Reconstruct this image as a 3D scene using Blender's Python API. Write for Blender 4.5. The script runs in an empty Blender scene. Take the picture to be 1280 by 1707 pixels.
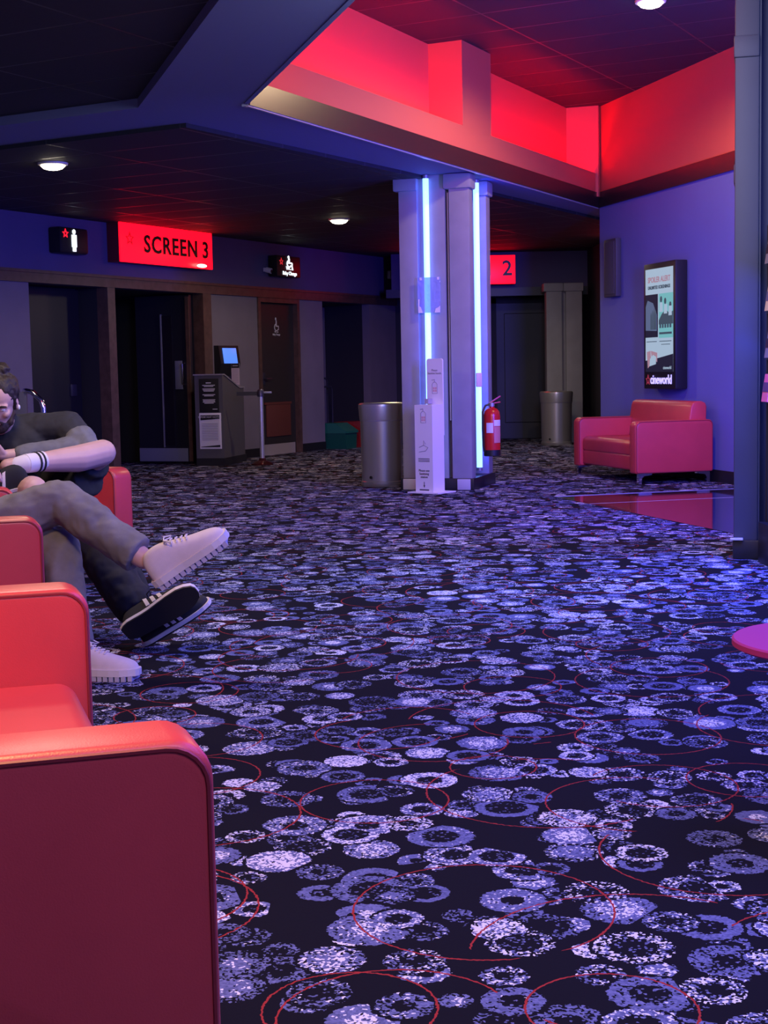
import bpy, bmesh, math, random
from mathutils import Vector, Matrix, Quaternion
random.seed(7)
PI = math.pi
S = bpy.context.scene
COL = S.collection

# ------------------------------------------------------------------ camera
FPX = 2450.0
EYE = 1.07
pitch = math.atan(235 / FPX)
roll = 0.0196
cam_d = bpy.data.cameras.new('camera')
cam = bpy.data.objects.new('camera', cam_d)
COL.objects.link(cam)
fw = Vector((0, math.cos(pitch), -math.sin(pitch)))
up0 = Vector((0, math.sin(pitch), math.cos(pitch)))
rt0 = Vector((1, 0, 0))
rt = rt0 * math.cos(roll) - up0 * math.sin(roll)
up = up0 * math.cos(roll) + rt0 * math.sin(roll)
M = Matrix((rt, up, -fw)).transposed().to_4x4()
M.translation = (0, 0, EYE)
cam.matrix_world = M
cam_d.sensor_fit = 'VERTICAL'
cam_d.sensor_height = 24.0
cam_d.lens = 24.0 * FPX / 1707.0
cam_d.clip_start = 0.05
cam_d.clip_end = 100
S.camera = cam

# ------------------------------------------------------------------ world, exposure
S.view_settings.view_transform = 'Standard'
S.view_settings.look = 'None'
S.view_settings.gamma = 1
S.view_settings.use_curve_mapping = False
S.view_settings.exposure = 0.0
W = bpy.data.worlds.new('world')
S.world = W
W.use_nodes = True
W.node_tree.nodes['Background'].inputs[0].default_value = (0.17, 0.18, 0.85, 1)
W.node_tree.nodes['Background'].inputs[1].default_value = 0.26


def area(name, loc, target, size, energy, color, size_y=None, spread=PI):
    d = bpy.data.lights.new(name, 'AREA')
    d.energy = energy
    d.color = color
    d.size = size
    if size_y:
        d.shape = 'RECTANGLE'
        d.size_y = size_y
    d.spread = spread
    o = bpy.data.objects.new(name, d)
    COL.objects.link(o)
    o.location = loc
    o.rotation_euler = (Vector(target) - Vector(loc)).to_track_quat('-Z', 'Y').to_euler()
    return o


# lobby lights, several of them added as unseen fills
area('lobby_warm_light', (-0.75, 2.3, 2.70), (-0.75, 2.3, 0), 0.5, 75, (1.0, 0.56, 0.24))
area('lobby_warm_light', (-1.3, 5.9, 2.72), (-1.3, 5.9, 0), 0.5, 36, (1.0, 0.74, 0.60))
area('lobby_blue_fill', (2.0, 3.6, 2.74), (1.6, 4.2, 0), 3.0, 210, (0.10, 0.13, 1.0))  # added fill, turns the near carpet blue
area('lobby_violet_fill', (0.9, 6.2, 2.74), (0.6, 10.5, 0.6), 1.2, 85, (0.62, 0.66, 0.95))  # added fill on the column front and mid floor
area('lobby_white_fill', (0.8, 1.3, 2.7), (0.5, 3.6, 0), 1.2, 68, (0.46, 0.50, 1.0))  # added fill that lifts the near sofa arm
area('pillar_blue_light', (2.75, 8.9, 1.9), (2.95, 13.3, 1.5), 0.35, 300, (0.10, 0.07, 1.0), 1.6)
area('pillar_blue_light', (2.15, 7.2, 1.5), (1.55, 7.3, 0.0), 0.25, 90, (0.02, 0.05, 1.0), 1.0)
area('corridor_fill', (1.6, 18.6, 2.70), (1.6, 18.6, 0), 0.6, 20, (1.0, 0.85, 0.72))  # added fill for the far floor
area('cove_red_light', (-0.35, 8.0, 3.10), (2.9, 14.0, 3.5), 1.6, 60, (1.0, 0.002, 0.004), 0.1)

# ------------------------------------------------------------------ materials
MATS = {}


def mat(name, col, rough=0.6, metal=0.0, spec=0.5, emit=None, estr=0.0, noise=0.0, nscale=20.0,
        bump=0.0, bscale=200.0, coat=0.0, trans=0.0):
    if name in MATS:
        return MATS[name]
    m = bpy.data.materials.new(name)
    m.use_nodes = True
    nt = m.node_tree
    b = nt.nodes['Principled BSDF']
    b.inputs['Base Color'].default_value = (*col, 1)
    b.inputs['Roughness'].default_value = rough
    b.inputs['Metallic'].default_value = metal
    b.inputs['Specular IOR Level'].default_value = spec
    b.inputs['Coat Weight'].default_value = coat
    b.inputs['Transmission Weight'].default_value = trans
    if emit:
        b.inputs['Emission Color'].default_value = (*emit, 1)
        b.inputs['Emission Strength'].default_value = estr
    if noise or bump:
        tc = nt.nodes.new('ShaderNodeTexCoord')
    if noise:
        n = nt.nodes.new('ShaderNodeTexNoise')
        n.inputs['Scale'].default_value = nscale
        n.inputs['Detail'].default_value = 4
        r = nt.nodes.new('ShaderNodeMapRange')
        r.inputs['From Min'].default_value = 0.3
        r.inputs['From Max'].default_value = 0.7
        r.inputs['To Min'].default_value = 1 - noise
        r.inputs['To Max'].default_value = 1 + noise
        mx = nt.nodes.new('ShaderNodeVectorMath')
        mx.operation = 'SCALE'
        mx.inputs[0].default_value = col
        nt.links.new(tc.outputs['Object'], n.inputs['Vector'])
        nt.links.new(n.outputs['Fac'], r.inputs['Value'])
        nt.links.new(r.outputs[0], mx.inputs['Scale'])
        nt.links.new(mx.outputs[0], b.inputs['Base Color'])
    if bump:
        n2 = nt.nodes.new('ShaderNodeTexNoise')
        n2.inputs['Scale'].default_value = bscale
        n2.inputs['Detail'].default_value = 3
        bp = nt.nodes.new('ShaderNodeBump')
        bp.inputs['Strength'].default_value = bump
        bp.inputs['Distance'].default_value = 0.002
        nt.links.new(tc.outputs['Object'], n2.inputs['Vector'])
        nt.links.new(n2.outputs['Fac'], bp.inputs['Height'])
        nt.links.new(bp.outputs[0], b.inputs['Normal'])
    MATS[name] = m
    return m


def carpet_material():
    m = bpy.data.materials.new('patterned_carpet')
    m.use_nodes = True
    nt = m.node_tree
    L = nt.links
    b = nt.nodes['Principled BSDF']

    def nd(t, **k):
        n = nt.nodes.new(t)
        for a, v in k.items():
            setattr(n, a, v)
        return n

    def sock(n, i, v):
        if isinstance(v, (int, float)):
            n.inputs[i].default_value = v
        else:
            L.new(v, n.inputs[i])

    def mth(op, a, c=0.0, e=None):
        n = nd('ShaderNodeMath', operation=op)
        sock(n, 0, a)
        sock(n, 1, c)
        if e is not None:
            sock(n, 2, e)
        return n.outputs[0]

    tc = nd('ShaderNodeTexCoord')
    P = tc.outputs['Object']

    def off(o):
        n = nd('ShaderNodeVectorMath', operation='ADD')
        L.new(P, n.inputs[0])
        n.inputs[1].default_value = o
        return n.outputs[0]

    def vor(vec, scale, rnd=0.8):
        n = nd('ShaderNodeTexVoronoi', voronoi_dimensions='2D', feature='F1')
        n.inputs['Scale'].default_value = scale
        n.inputs['Randomness'].default_value = rnd
        L.new(vec, n.inputs['Vector'])
        s = nd('ShaderNodeSeparateColor')
        L.new(n.outputs['Color'], s.inputs[0])
        return n.outputs['Distance'], s.outputs[0], s.outputs[1], s.outputs[2]

    # tufts: one random value per little yarn tuft
    warp = nd('ShaderNodeTexNoise')
    warp.inputs['Scale'].default_value = 60
    L.new(P, warp.inputs['Vector'])
    ad = nd('ShaderNodeVectorMath', operation='SCALE')
    L.new(warp.outputs['Color'], ad.inputs[0])
    ad.inputs['Scale'].default_value = 0.012
    pw = nd('ShaderNodeVectorMath', operation='ADD')
    L.new(P, pw.inputs[0])
    L.new(ad.outputs[0], pw.inputs[1])
    _, t1, t2, t3 = vor(pw.outputs[0], 210, 1.0)
    en = nd('ShaderNodeTexNoise')
    en.inputs['Scale'].default_value = 90
    L.new(P, en.inputs['Vector'])
    edge = mth('MULTIPLY', mth('SUBTRACT', en.outputs['Fac'], 0.5), 0.16)

    state = {'mid': None, 'br': None, 'cov': None}

    def discs(scale, o, keep, r0, r1_, rnd):
        d, r1, r2, r3 = vor(off(o), scale, rnd)
        d = mth('ADD', d, mth('MULTIPLY', edge, scale / 7))
        R = mth('ADD', r0, mth('MULTIPLY', r1, r1_))
        ri = mth('MULTIPLY', R, mth('ADD', 0.38, mth('MULTIPLY', r2, 0.30)))
        kept = mth('LESS_THAN', mth('FRACT', mth('MULTIPLY', r3, 7.3)), keep)
        disc = mth('MULTIPLY', kept, mth('LESS_THAN', d, R))
        cov = mth('MULTIPLY', kept, mth('LESS_THAN', d, mth('ADD', R, 0.05)))
        inner = mth('LESS_THAN', d, ri)
        ring = mth('SUBTRACT', 1.0, inner)
        f1 = mth('FRACT', mth('MULTIPLY', r1, 9.7))
        f2 = mth('FRACT', mth('MULTIPLY', r2, 11.3))
        # probability that a tuft is mid yarn, and that it is bright yarn
        full = mth('GREATER_THAN', f2, 0.70)
        pm = mth('ADD', mth('MULTIPLY', ring, mth('ADD', 0.36, mth('MULTIPLY', f1, 0.8))),
                 mth('MULTIPLY', inner, mth('ADD', 0.10, mth('MULTIPLY', full, 0.85))))
        pb = mth('ADD', mth('MULTIPLY', ring, mth('MULTIPLY', mth('POWER', r3, 2.4), 0.75)),
                 mth('MULTIPLY', inner, mth('MULTIPLY', full, mth('MULTIPLY', f1, 0.75))))
        m_ = mth('MULTIPLY', disc, mth('LESS_THAN', t1, pm))
        b_ = mth('MULTIPLY', m_, mth('LESS_THAN', t2, pb))
        if state['cov'] is None:
            state.update(mid=m_, br=b_, cov=cov)
        else:
            free = mth('SUBTRACT', 1.0, state['cov'])
            state['mid'] = mth('MAXIMUM', state['mid'], mth('MULTIPLY', free, m_))
            state['br'] = mth('MAXIMUM', state['br'], mth('MULTIPLY', free, b_))
            state['cov'] = mth('MAXIMUM', state['cov'], cov)

    discs(5.9, (0.0, 0.0, 0), 0.92, 0.27, 0.21, 0.75)
    discs(6.2, (3.37, 1.71, 0), 0.60, 0.24, 0.20, 0.8)
    discs(9.0, (7.13, 5.2, 0), 0.45, 0.24, 0.18, 0.85)
    mid, br = state['mid'], state['br']

    def arcs(scale, o, w):
        d, r1, r2, r3 = vor(off(o), scale, 0.9)
        R = mth('ADD', 0.22, mth('MULTIPLY', r1, 0.3))
        a = mth('ABSOLUTE', mth('SUBTRACT', mth('ADD', d, mth('MULTIPLY', edge, 0.10)), R))
        return mth('LESS_THAN', a, w)

    red = mth('MAXIMUM', arcs(1.9, (1.3, 0.4, 0), 0.0040), arcs(1.55, (5.9, 2.7, 0), 0.0033))

    def mix(fac, a, c):
        n = nd('ShaderNodeMix', data_type='RGBA')
        L.new(fac, n.inputs['Factor'])
        for i, v in ((6, a), (7, c)):
            if isinstance(v, tuple):
                n.inputs[i].default_value = (*v, 1)
            else:
                L.new(v, n.inputs[i])
        return n.outputs[2]

    midc = mix(t3, (0.070, 0.085, 0.20), (0.150, 0.170, 0.36))
    c = mix(mid, (0.005, 0.005, 0.010), midc)
    c = mix(br, c, (0.66, 0.66, 0.76))
    c = mix(red, c, (0.30, 0.028, 0.028))
    L.new(c, b.inputs['Base Color'])
    b.inputs['Roughness'].default_value = 0.95
    b.inputs['Specular IOR Level'].default_value = 0.1
    bp = nd('ShaderNodeBump')
    bp.inputs['Strength'].default_value = 0.25
    bp.inputs['Distance'].default_value = 0.003
    L.new(t1, bp.inputs['Height'])
    L.new(bp.outputs[0], b.inputs['Normal'])
    return m


def tile_material():
    m = bpy.data.materials.new('ceiling_tile')
    m.use_nodes = True
    nt = m.node_tree
    b = nt.nodes['Principled BSDF']
    tc = nt.nodes.new('ShaderNodeTexCoord')
    mp = nt.nodes.new('ShaderNodeMapping')
    mp.inputs['Rotation'].default_value = (0, 0, math.radians(28))
    br = nt.nodes.new('ShaderNodeTexBrick')
    br.offset = 0
    br.inputs['Scale'].default_value = 1.0
    br.inputs['Brick Width'].default_value = 1.2
    br.inputs['Row Height'].default_value = 0.6
    br.inputs['Mortar Size'].default_value = 0.010
    br.inputs['Mortar Smooth'].default_value = 0.3
    br.inputs['Color1'].default_value = (0.030, 0.030, 0.036, 1)
    br.inputs['Color2'].default_value = (0.024, 0.024, 0.030, 1)
    br.inputs['Mortar'].default_value = (0.042, 0.042, 0.048, 1)
    nt.links.new(tc.outputs['Object'], mp.inputs[0])
    nt.links.new(mp.outputs[0], br.inputs['Vector'])
    nt.links.new(br.outputs['Color'], b.inputs['Base Color'])
    rr = nt.nodes.new('ShaderNodeMapRange')
    rr.inputs['To Min'].default_value = 0.75
    rr.inputs['To Max'].default_value = 0.35
    nt.links.new(br.outputs['Fac'], rr.inputs['Value'])
    nt.links.new(rr.outputs[0], b.inputs['Roughness'])
    return m


def sleeve_material():
    m = bpy.data.materials.new('clear_plastic_sleeve')
    m.use_nodes = True
    nt = m.node_tree
    b = nt.nodes['Principled BSDF']
    out = nt.nodes['Material Output']
    b.inputs['Base Color'].default_value = (0.6, 0.55, 0.85, 1)
    b.inputs['Roughness'].default_value = 0.12
    t = nt.nodes.new('ShaderNodeBsdfTransparent')
    t.inputs[0].default_value = (0.55, 0.85, 1.0, 1)
    mx = nt.nodes.new('ShaderNodeMixShader')
    mx.inputs[0].default_value = 0.42
    nt.links.new(t.outputs[0], mx.inputs[1])
    nt.links.new(b.outputs[0], mx.inputs[2])
    nt.links.new(mx.outputs[0], out.inputs[0])
    tc = nt.nodes.new('ShaderNodeTexCoord')
    n = nt.nodes.new('ShaderNodeTexNoise')
    n.inputs['Scale'].default_value = 14
    bp = nt.nodes.new('ShaderNodeBump')
    bp.inputs['Strength'].default_value = 0.8
    bp.inputs['Distance'].default_value = 0.02
    nt.links.new(tc.outputs['Object'], n.inputs['Vector'])
    nt.links.new(n.outputs['Fac'], bp.inputs['Height'])
    nt.links.new(bp.outputs[0], b.inputs['Normal'])
    return m


CARPET = carpet_material()
TILE = tile_material()
SLEEVE = sleeve_material()
WALLP = mat('plum_grey_wall_paint', (0.19, 0.165, 0.20), 0.8, noise=0.06, nscale=3)
BULK = mat('navy_bulkhead_paint', (0.10, 0.085, 0.21), 0.75, noise=0.04, nscale=3)
SOFF = mat('blue_grey_soffit_paint', (0.20, 0.22, 0.36), 0.8)
RWALL = mat('lilac_wall_paint', (0.14, 0.165, 0.44), 0.75, noise=0.03, nscale=2)
COVE = mat('red_cove_paint', (0.68, 0.125, 0.075), 0.7)
LIPM = mat('dark_brown_lip', (0.028, 0.020, 0.020), 0.28, spec=0.6)
WOOD = mat('dark_stained_wood', (0.105, 0.058, 0.048), 0.45, noise=0.25, nscale=12)
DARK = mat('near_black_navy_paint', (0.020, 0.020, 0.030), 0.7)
DOORM = mat('dark_navy_door_laminate', (0.012, 0.012, 0.022), 0.45)
WCDOOR = mat('charcoal_door_laminate', (0.028, 0.023, 0.028), 0.5)
SKIRT = mat('black_skirting', (0.014, 0.013, 0.016), 0.4)
STEEL = mat('brushed_steel_plate', (0.42, 0.42, 0.48), 0.4, metal=0.6)
CHROME = mat('chrome', (0.85, 0.85, 0.88), 0.08, metal=1.0)
PEWTER = mat('pewter_painted_metal', (0.52, 0.52, 0.50), 0.30, metal=0.75)
GREYP = mat('mid_grey_column_paint', (0.28, 0.285, 0.31), 0.65, noise=0.08, nscale=5)
GREYD = mat('slate_pillar_paint', (0.046, 0.046, 0.075), 0.6, noise=0.05, nscale=5)
BLACK = mat('black_plastic', (0.012, 0.012, 0.014), 0.4)
BLACKM = mat('black_matte', (0.010, 0.010, 0.012), 0.8)
WHITE = mat('white_board', (0.80, 0.78, 0.82), 0.5)
PAPER = mat('white_paper', (0.74, 0.72, 0.78), 0.7)
PRINT = mat('grey_print', (0.30, 0.29, 0.36), 0.7)
PRINTD = mat('dark_print', (0.05, 0.05, 0.07), 0.7)
PRINTW = mat('white_print', (0.70, 0.68, 0.75), 0.7)
PINKP = mat('pink_print', (0.70, 0.40, 0.45), 0.7)
PODIUM = mat('charcoal_podium_laminate', (0.10, 0.095, 0.105), 0.5)
LEATH = mat('red_leather', (0.60, 0.052, 0.058), 0.36, spec=0.5, noise=0.05, nscale=6, bump=0.15, bscale=350)
SEAM = mat('dark_red_seam', (0.28, 0.02, 0.03), 0.5)
REDS = mat('lit_red_acrylic', (0.3, 0.01, 0.02), 0.3, emit=(1.0, 0.0014, 0.0085), estr=3.6)
REDSIDE = mat('dark_red_sign_casing', (0.16, 0.012, 0.02), 0.35)
REDLET = mat('dark_red_letter', (0.05, 0.002, 0.004), 0.4)
REDSTAR = mat('lit_red_star', (0.3, 0.0, 0.0), 0.4, emit=(1.0, 0.01, 0.03), estr=1.6)
WHITELIT = mat('lit_white_symbol', (0.8, 0.8, 0.8), 0.4, emit=(0.85, 0.92, 1.0), estr=1.6)
LOGOLIT = mat('lit_lilac_lettering', (0.5, 0.5, 0.8), 0.4, emit=(0.50, 0.45, 1.0), estr=1.2)
LEDM = mat('blue_led_tube', (0.5, 0.8, 1.0), 0.4, emit=(0.55, 1.15, 4.5), estr=1.0)
COVELED = mat('red_led_strip', (0.6, 0.1, 0.1), 0.4, emit=(1.0, 0.004, 0.012), estr=6)
LAMPM = mat('lit_lamp_diffuser', (1, 1, 1), 0.5, emit=(1.0, 0.86, 0.62), estr=9)
LAMPR = mat('lamp_trim_ring', (0.7, 0.66, 0.58), 0.4)
GLOSS = mat('polished_dark_floor_tile', (0.028, 0.024, 0.030), 0.07, spec=1.0, coat=0.6)
GROUT = mat('pale_tile_joint', (0.45, 0.43, 0.48), 0.5)
BROWNP = mat('red_brown_panel', (0.15, 0.040, 0.034), 0.5)
GREENP = mat('dark_green_plastic', (0.01, 0.10, 0.07), 0.35)
REDP = mat('red_plastic', (0.32, 0.02, 0.02), 0.35)
EXTR = mat('extinguisher_red', (0.55, 0.018, 0.016), 0.25)
BLUESC = mat('lit_blue_screen', (0.05, 0.1, 0.3), 0.3, emit=(0.10, 0.27, 1.0), estr=1.0)
SKIN = mat('pale_skin', (0.62, 0.38, 0.34), 0.5, noise=0.06, nscale=12)
HAIR = mat('dark_brown_hair', (0.024, 0.014, 0.011), 0.6, noise=0.4, nscale=60, bump=0.8, bscale=120)
BEARD = mat('dark_beard', (0.04, 0.022, 0.02), 0.7, bump=0.8, bscale=160)
CHAR = mat('charcoal_sweatshirt', (0.030, 0.030, 0.034), 0.9, noise=0.12, nscale=30)
GREYB = mat('grey_sweatshirt_panel', (0.16, 0.16, 0.17), 0.9, noise=0.12, nscale=30)
JEANS = mat('grey_trouser_cloth', (0.19, 0.185, 0.185), 0.9, noise=0.18, nscale=14, bump=0.2, bscale=300)
BLKT = mat('black_trouser_cloth', (0.016, 0.016, 0.018), 0.9, noise=0.15, nscale=14)
CREAM = mat('cream_knit_shoe', (0.72, 0.62, 0.60), 0.8, noise=0.04, nscale=40, bump=0.3, bscale=500)
SOLEG = mat('lilac_grey_sole', (0.52, 0.48, 0.58), 0.6)
SOLEW = mat('cream_sole', (0.75, 0.68, 0.66), 0.6)
BLKSH = mat('black_shoe_suede', (0.014, 0.014, 0.016), 0.8)
BLKSOLE = mat('black_rubber_sole', (0.012, 0.012, 0.013), 0.6)
STRIPE = mat('white_shoe_stripe', (0.80, 0.74, 0.72), 0.6)
EYEW = mat('eye_white', (0.7, 0.66, 0.64), 0.3)
LIPS = mat('lip_skin', (0.42, 0.20, 0.19), 0.5)
GOLD = mat('gold_card', (0.75, 0.55, 0.20), 0.4, emit=(1, .75, .3), estr=0.0)
SILVER = mat('silver_print_card', (0.30, 0.30, 0.31), 0.35, metal=0.3)
PINKC = mat('pink_card', (0.85, 0.16, 0.30), 0.5)
PURPC = mat('purple_card', (0.28, 0.12, 0.55), 0.5)
TABLER = mat('magenta_red_table_laminate', (0.36, 0.03, 0.20), 0.7, spec=0.15)
CYANP = mat('screen_cyan', (0, 0, 0), 0.3, emit=(0.20, 0.55, 0.60), estr=0.8)
SCRW = mat('screen_pale_white', (0, 0, 0), 0.3, emit=(0.42, 0.55, 0.72), estr=0.85)
SCRD = mat('screen_dark', (0.01, 0.01, 0.015), 0.3, emit=(0.02, 0.02, 0.05), estr=0.5)
SCRB = mat('screen_slate', (0, 0, 0), 0.3, emit=(0.12, 0.16, 0.30), estr=0.8)
SCRP = mat('screen_pink_text', (0, 0, 0), 0.3, emit=(0.45, 0.26, 0.36), estr=0.8)
SCRT = mat('screen_dark_text', (0, 0, 0), 0.3, emit=(0.06, 0.09, 0.14), estr=0.8)


# ------------------------------------------------------------------ mesh helpers
class MB:
    def __init__(s):
        s.bm = bmesh.new()
        s.mi = 0

    def _f(s, vs):
        try:
            f = s.bm.faces.new(vs)
            f.material_index = s.mi
            return f
        except ValueError:
            return None

    def box(s, c, size, rot=None, bevel=0.0, seg=2):
        b2 = bmesh.new()
        bmesh.ops.create_cube(b2, size=1)
        bmesh.ops.scale(b2, vec=size, verts=b2.verts)
        if bevel:
            bmesh.ops.bevel(b2, geom=list(b2.edges), offset=bevel, segments=seg, profile=0.6, affect='EDGES')
        mt = Matrix.Translation(c) @ (rot.to_matrix().to_4x4() if rot is not None else Matrix.Identity(4))
        s.merge(b2, mt)
        return s

    def bx(s, x0, x1, y0, y1, z0, z1, bevel=0.0, seg=2):
        return s.box(((x0 + x1) / 2, (y0 + y1) / 2, (z0 + z1) / 2), (abs(x1 - x0), abs(y1 - y0), abs(z1 - z0)), None, bevel, seg)

    def merge(s, b2, mt):
        b2.verts.ensure_lookup_table()
        mp = {}
        for v in b2.verts:
            mp[v] = s.bm.verts.new(mt @ v.co)
        for f in b2.faces:
            s._f([mp[v] for v in f.verts])
        b2.free()

    def prism(s, pts, z0, z1, axis='z'):
        """outline pts (a,b) extruded: axis z -> (a,b,z); axis x -> (h,a,b); axis y -> (a,h,b)"""
        def P(a, b, h):
            return {'z': (a, b, h), 'x': (h, a, b), 'y': (a, h, b)}[axis]
        lo = [s.bm.verts.new(P(a, b, z0)) for a, b in pts]
        hi = [s.bm.verts.new(P(a, b, z1)) for a, b in pts]
        n = len(pts)
        for i in range(n):
            j = (i + 1) % n
            s._f((lo[i], lo[j], hi[j], hi[i]))
        s._f(lo[::-1])
        s._f(hi)
        return s

    def lathe(s, prof, c=(0, 0, 0), n=32, capb=True, capt=True):
        rings = []
        for r, z in prof:
            rings.append([s.bm.verts.new((c[0] + r * math.cos(2 * PI * k / n), c[1] + r * math.sin(2 * PI * k / n), c[2] + z)) for k in range(n)])
        for a, b in zip(rings, rings[1:]):
            for k in range(n):
                s._f((a[k], a[(k + 1) % n], b[(k + 1) % n], b[k]))
        if capb:
            s._f(rings[0][::-1])
        if capt:
            s._f(rings[-1])
        return s

    def tube(s, pts, r, n=10, closed=False):
        pts = [Vector(p) for p in pts]
        rs = r if isinstance(r, (list, tuple)) else [r] * len(pts)
        rings = []
        ref = None
        for i, p in enumerate(pts):
            a = pts[i - 1] if i else p
            b = pts[i + 1] if i < len(pts) - 1 else p
            t = (b - a).normalized()
            if ref is None:
                ref = t.orthogonal().normalized()
            ref = (ref - t * ref.dot(t))
            ref = ref.normalized() if ref.length > 1e-6 else t.orthogonal().normalized()
            bi = t.cross(ref)
            rings.append([s.bm.verts.new(p + (ref * math.cos(2 * PI * k / n) + bi * math.sin(2 * PI * k / n)) * rs[i]) for k in range(n)])
        for a, b in zip(rings, rings[1:]):
            for k in range(n):
                s._f((a[k], a[(k + 1) % n], b[(k + 1) % n], b[k]))
        s._f(rings[0][::-1])
        s._f(rings[-1])
        return s

    def loft(s, rings, cap=True):
        R = [[s.bm.verts.new(p) for p in r] for r in rings]
        n = len(R[0])
        for a, b in zip(R, R[1:]):
            for k in range(n):
                s._f((a[k], a[(k + 1) % n], b[(k + 1) % n], b[k]))
        if cap:
            s._f(R[0][::-1])
            s._f(R[-1])
        return s

    def ell(s, c, rad, rot=None, u=20, v=12):
        b2 = bmesh.new()
        bmesh.ops.create_uvsphere(b2, u_segments=u, v_segments=v, radius=1)
        bmesh.ops.scale(b2, vec=rad, verts=b2.verts)
        s.merge(b2, Matrix.Translation(c) @ (rot.to_matrix().to_4x4() if rot is not None else Matrix.Identity(4)))
        return s

    def cap(s, p0, r0, p1, r1, n=14):
        """tapered capsule"""
        p0, p1 = Vector(p0), Vector(p1)
        t = (p1 - p0).normalized()
        pts, rs = [], []
        for k in range(5):
            a = PI / 2 * (1 - k / 4)
            pts.append(p0 - t * r0 * math.sin(a))
            rs.append(max(r0 * math.cos(a), r0 * 0.05))
        for k in range(5):
            a = PI / 2 * k / 4
            pts.append(p1 + t * r1 * math.sin(a))
            rs.append(max(r1 * math.cos(a), r1 * 0.05))
        return s.tube(pts, rs, n)

    def build(s, name, m, parent=None, smooth=True, angle=38):
        bmesh.ops.recalc_face_normals(s.bm, faces=s.bm.faces)
        for e in s.bm.edges:
            e.smooth = len(e.link_faces) == 2 and e.calc_face_angle(0) < math.radians(angle)
        for f in s.bm.faces:
            f.smooth = smooth
        me = bpy.data.meshes.new(name)
        s.bm.to_mesh(me)
        s.bm.free()
        o = bpy.data.objects.new(name, me)
        for x in (m if isinstance(m, (list, tuple)) else [m]):
            me.materials.append(x)
        COL.objects.link(o)
        if parent is not None:
            o.parent = parent
        return o


def tag(o, label=None, cat=None, group=None, kind=None):
    if label:
        o['label'] = label
    if cat:
        o['category'] = cat
    if group:
        o['group'] = group
    if kind:
        o['kind'] = kind
    return o


def thing(name, label, cat, loc=(0, 0, 0), rz=0.0, group=None):
    o = bpy.data.objects.new(name, None)
    o.empty_display_size = 0.1
    COL.objects.link(o)
    o.location = loc
    o.rotation_euler = (0, 0, rz)
    return tag(o, label, cat, group)


def struct(o):
    o['kind'] = 'structure'
    return o


def evaluated(o, mods):
    """apply a list of (type, settings) to o without operators"""
    for t, kw in mods:
        md = o.modifiers.new(t.lower(), t)
        for k, v in kw.items():
            setattr(md, k, v)
    dg = bpy.context.evaluated_depsgraph_get()
    dg.update()
    me = bpy.data.meshes.new_from_object(o.evaluated_get(dg))
    o.modifiers.clear()
    old = o.data
    o.data = me
    for p in me.polygons:
        p.use_smooth = True
    return o


def text(name, s, size, loc, parent, m, align='LEFT', ext=0.002, rot=(PI / 2, 0, 0), sx=1.0, bold=0.0, spacing=1.0):
    cu = bpy.data.curves.new(name, 'FONT')
    cu.body = s
    cu.size = size
    cu.align_x = align
    cu.extrude = ext
    cu.offset = bold
    cu.space_character = spacing
    cu.resolution_u = 3
    t = bpy.data.objects.new(name + '_tmp', cu)
    COL.objects.link(t)
    dg = bpy.context.evaluated_depsgraph_get()
    dg.update()
    me = bpy.data.meshes.new_from_object(t.evaluated_get(dg))
    bpy.data.objects.remove(t)
    bpy.data.curves.remove(cu)
    me.materials.clear()
    me.materials.append(m)
    o = bpy.data.objects.new(name, me)
    COL.objects.link(o)
    o.parent = parent
    o.location = loc
    o.rotation_euler = rot
    o.scale = (sx, 1, 1)
    return o


def star_pts(cx, cy, R, r=None, n=5, rot=0.0):
    r = r or R * 0.45
    return [(cx + (R if k % 2 == 0 else r) * math.sin(PI * k / n + rot), cy + (R if k % 2 == 0 else r) * math.cos(PI * k / n + rot)) for k in range(2 * n)]


def star_outline(mb, cx, cz, R, y0, y1, w=0.3):
    o = star_pts(cx, cz, R)
    i = star_pts(cx, cz, R * (1 - w))
    n = len(o)
    for k in range(n):
        j = (k + 1) % n
        mb.prism([o[k], o[j], i[j], i[k]], y0, y1, 'y')


# ------------------------------------------------------------------ plan of the place
TH = math.radians(28)
LW0 = Vector((-1.53, 19.1))
LWD = Vector((math.sin(TH), math.cos(TH)))
LROT = math.atan2(LWD.y, LWD.x)
LWN = Vector((-LWD.y, LWD.x))            # away from the room


def lw(u, y=0.0, z=0.0):
    p = LW0 + LWD * u + LWN * y
    return (p.x, p.y, z)


SZ = 2.78                                # soffit height
A = Vector((-0.092, 6.991))
B = Vector((-0.81, 9.543))
Cc = Vector((2.372, 16.036))
D = Vector((3.124, 13.172))
CZ = 3.83                                # raised ceiling height
BCd = (Cc - B).normalized()
BCn = Vector((-BCd.y, BCd.x))            # outwards
CDd = (D - Cc).normalized()
CDn = Vector((-CDd.y, CDd.x))            # outwards (away from room)
ABd = (B - A).normalized()

# floor
mb = MB()
mb.bx(-9, 7, -3, 25, -0.1, 0.0)
struct(mb.build('floor', CARPET, smooth=False))
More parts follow.
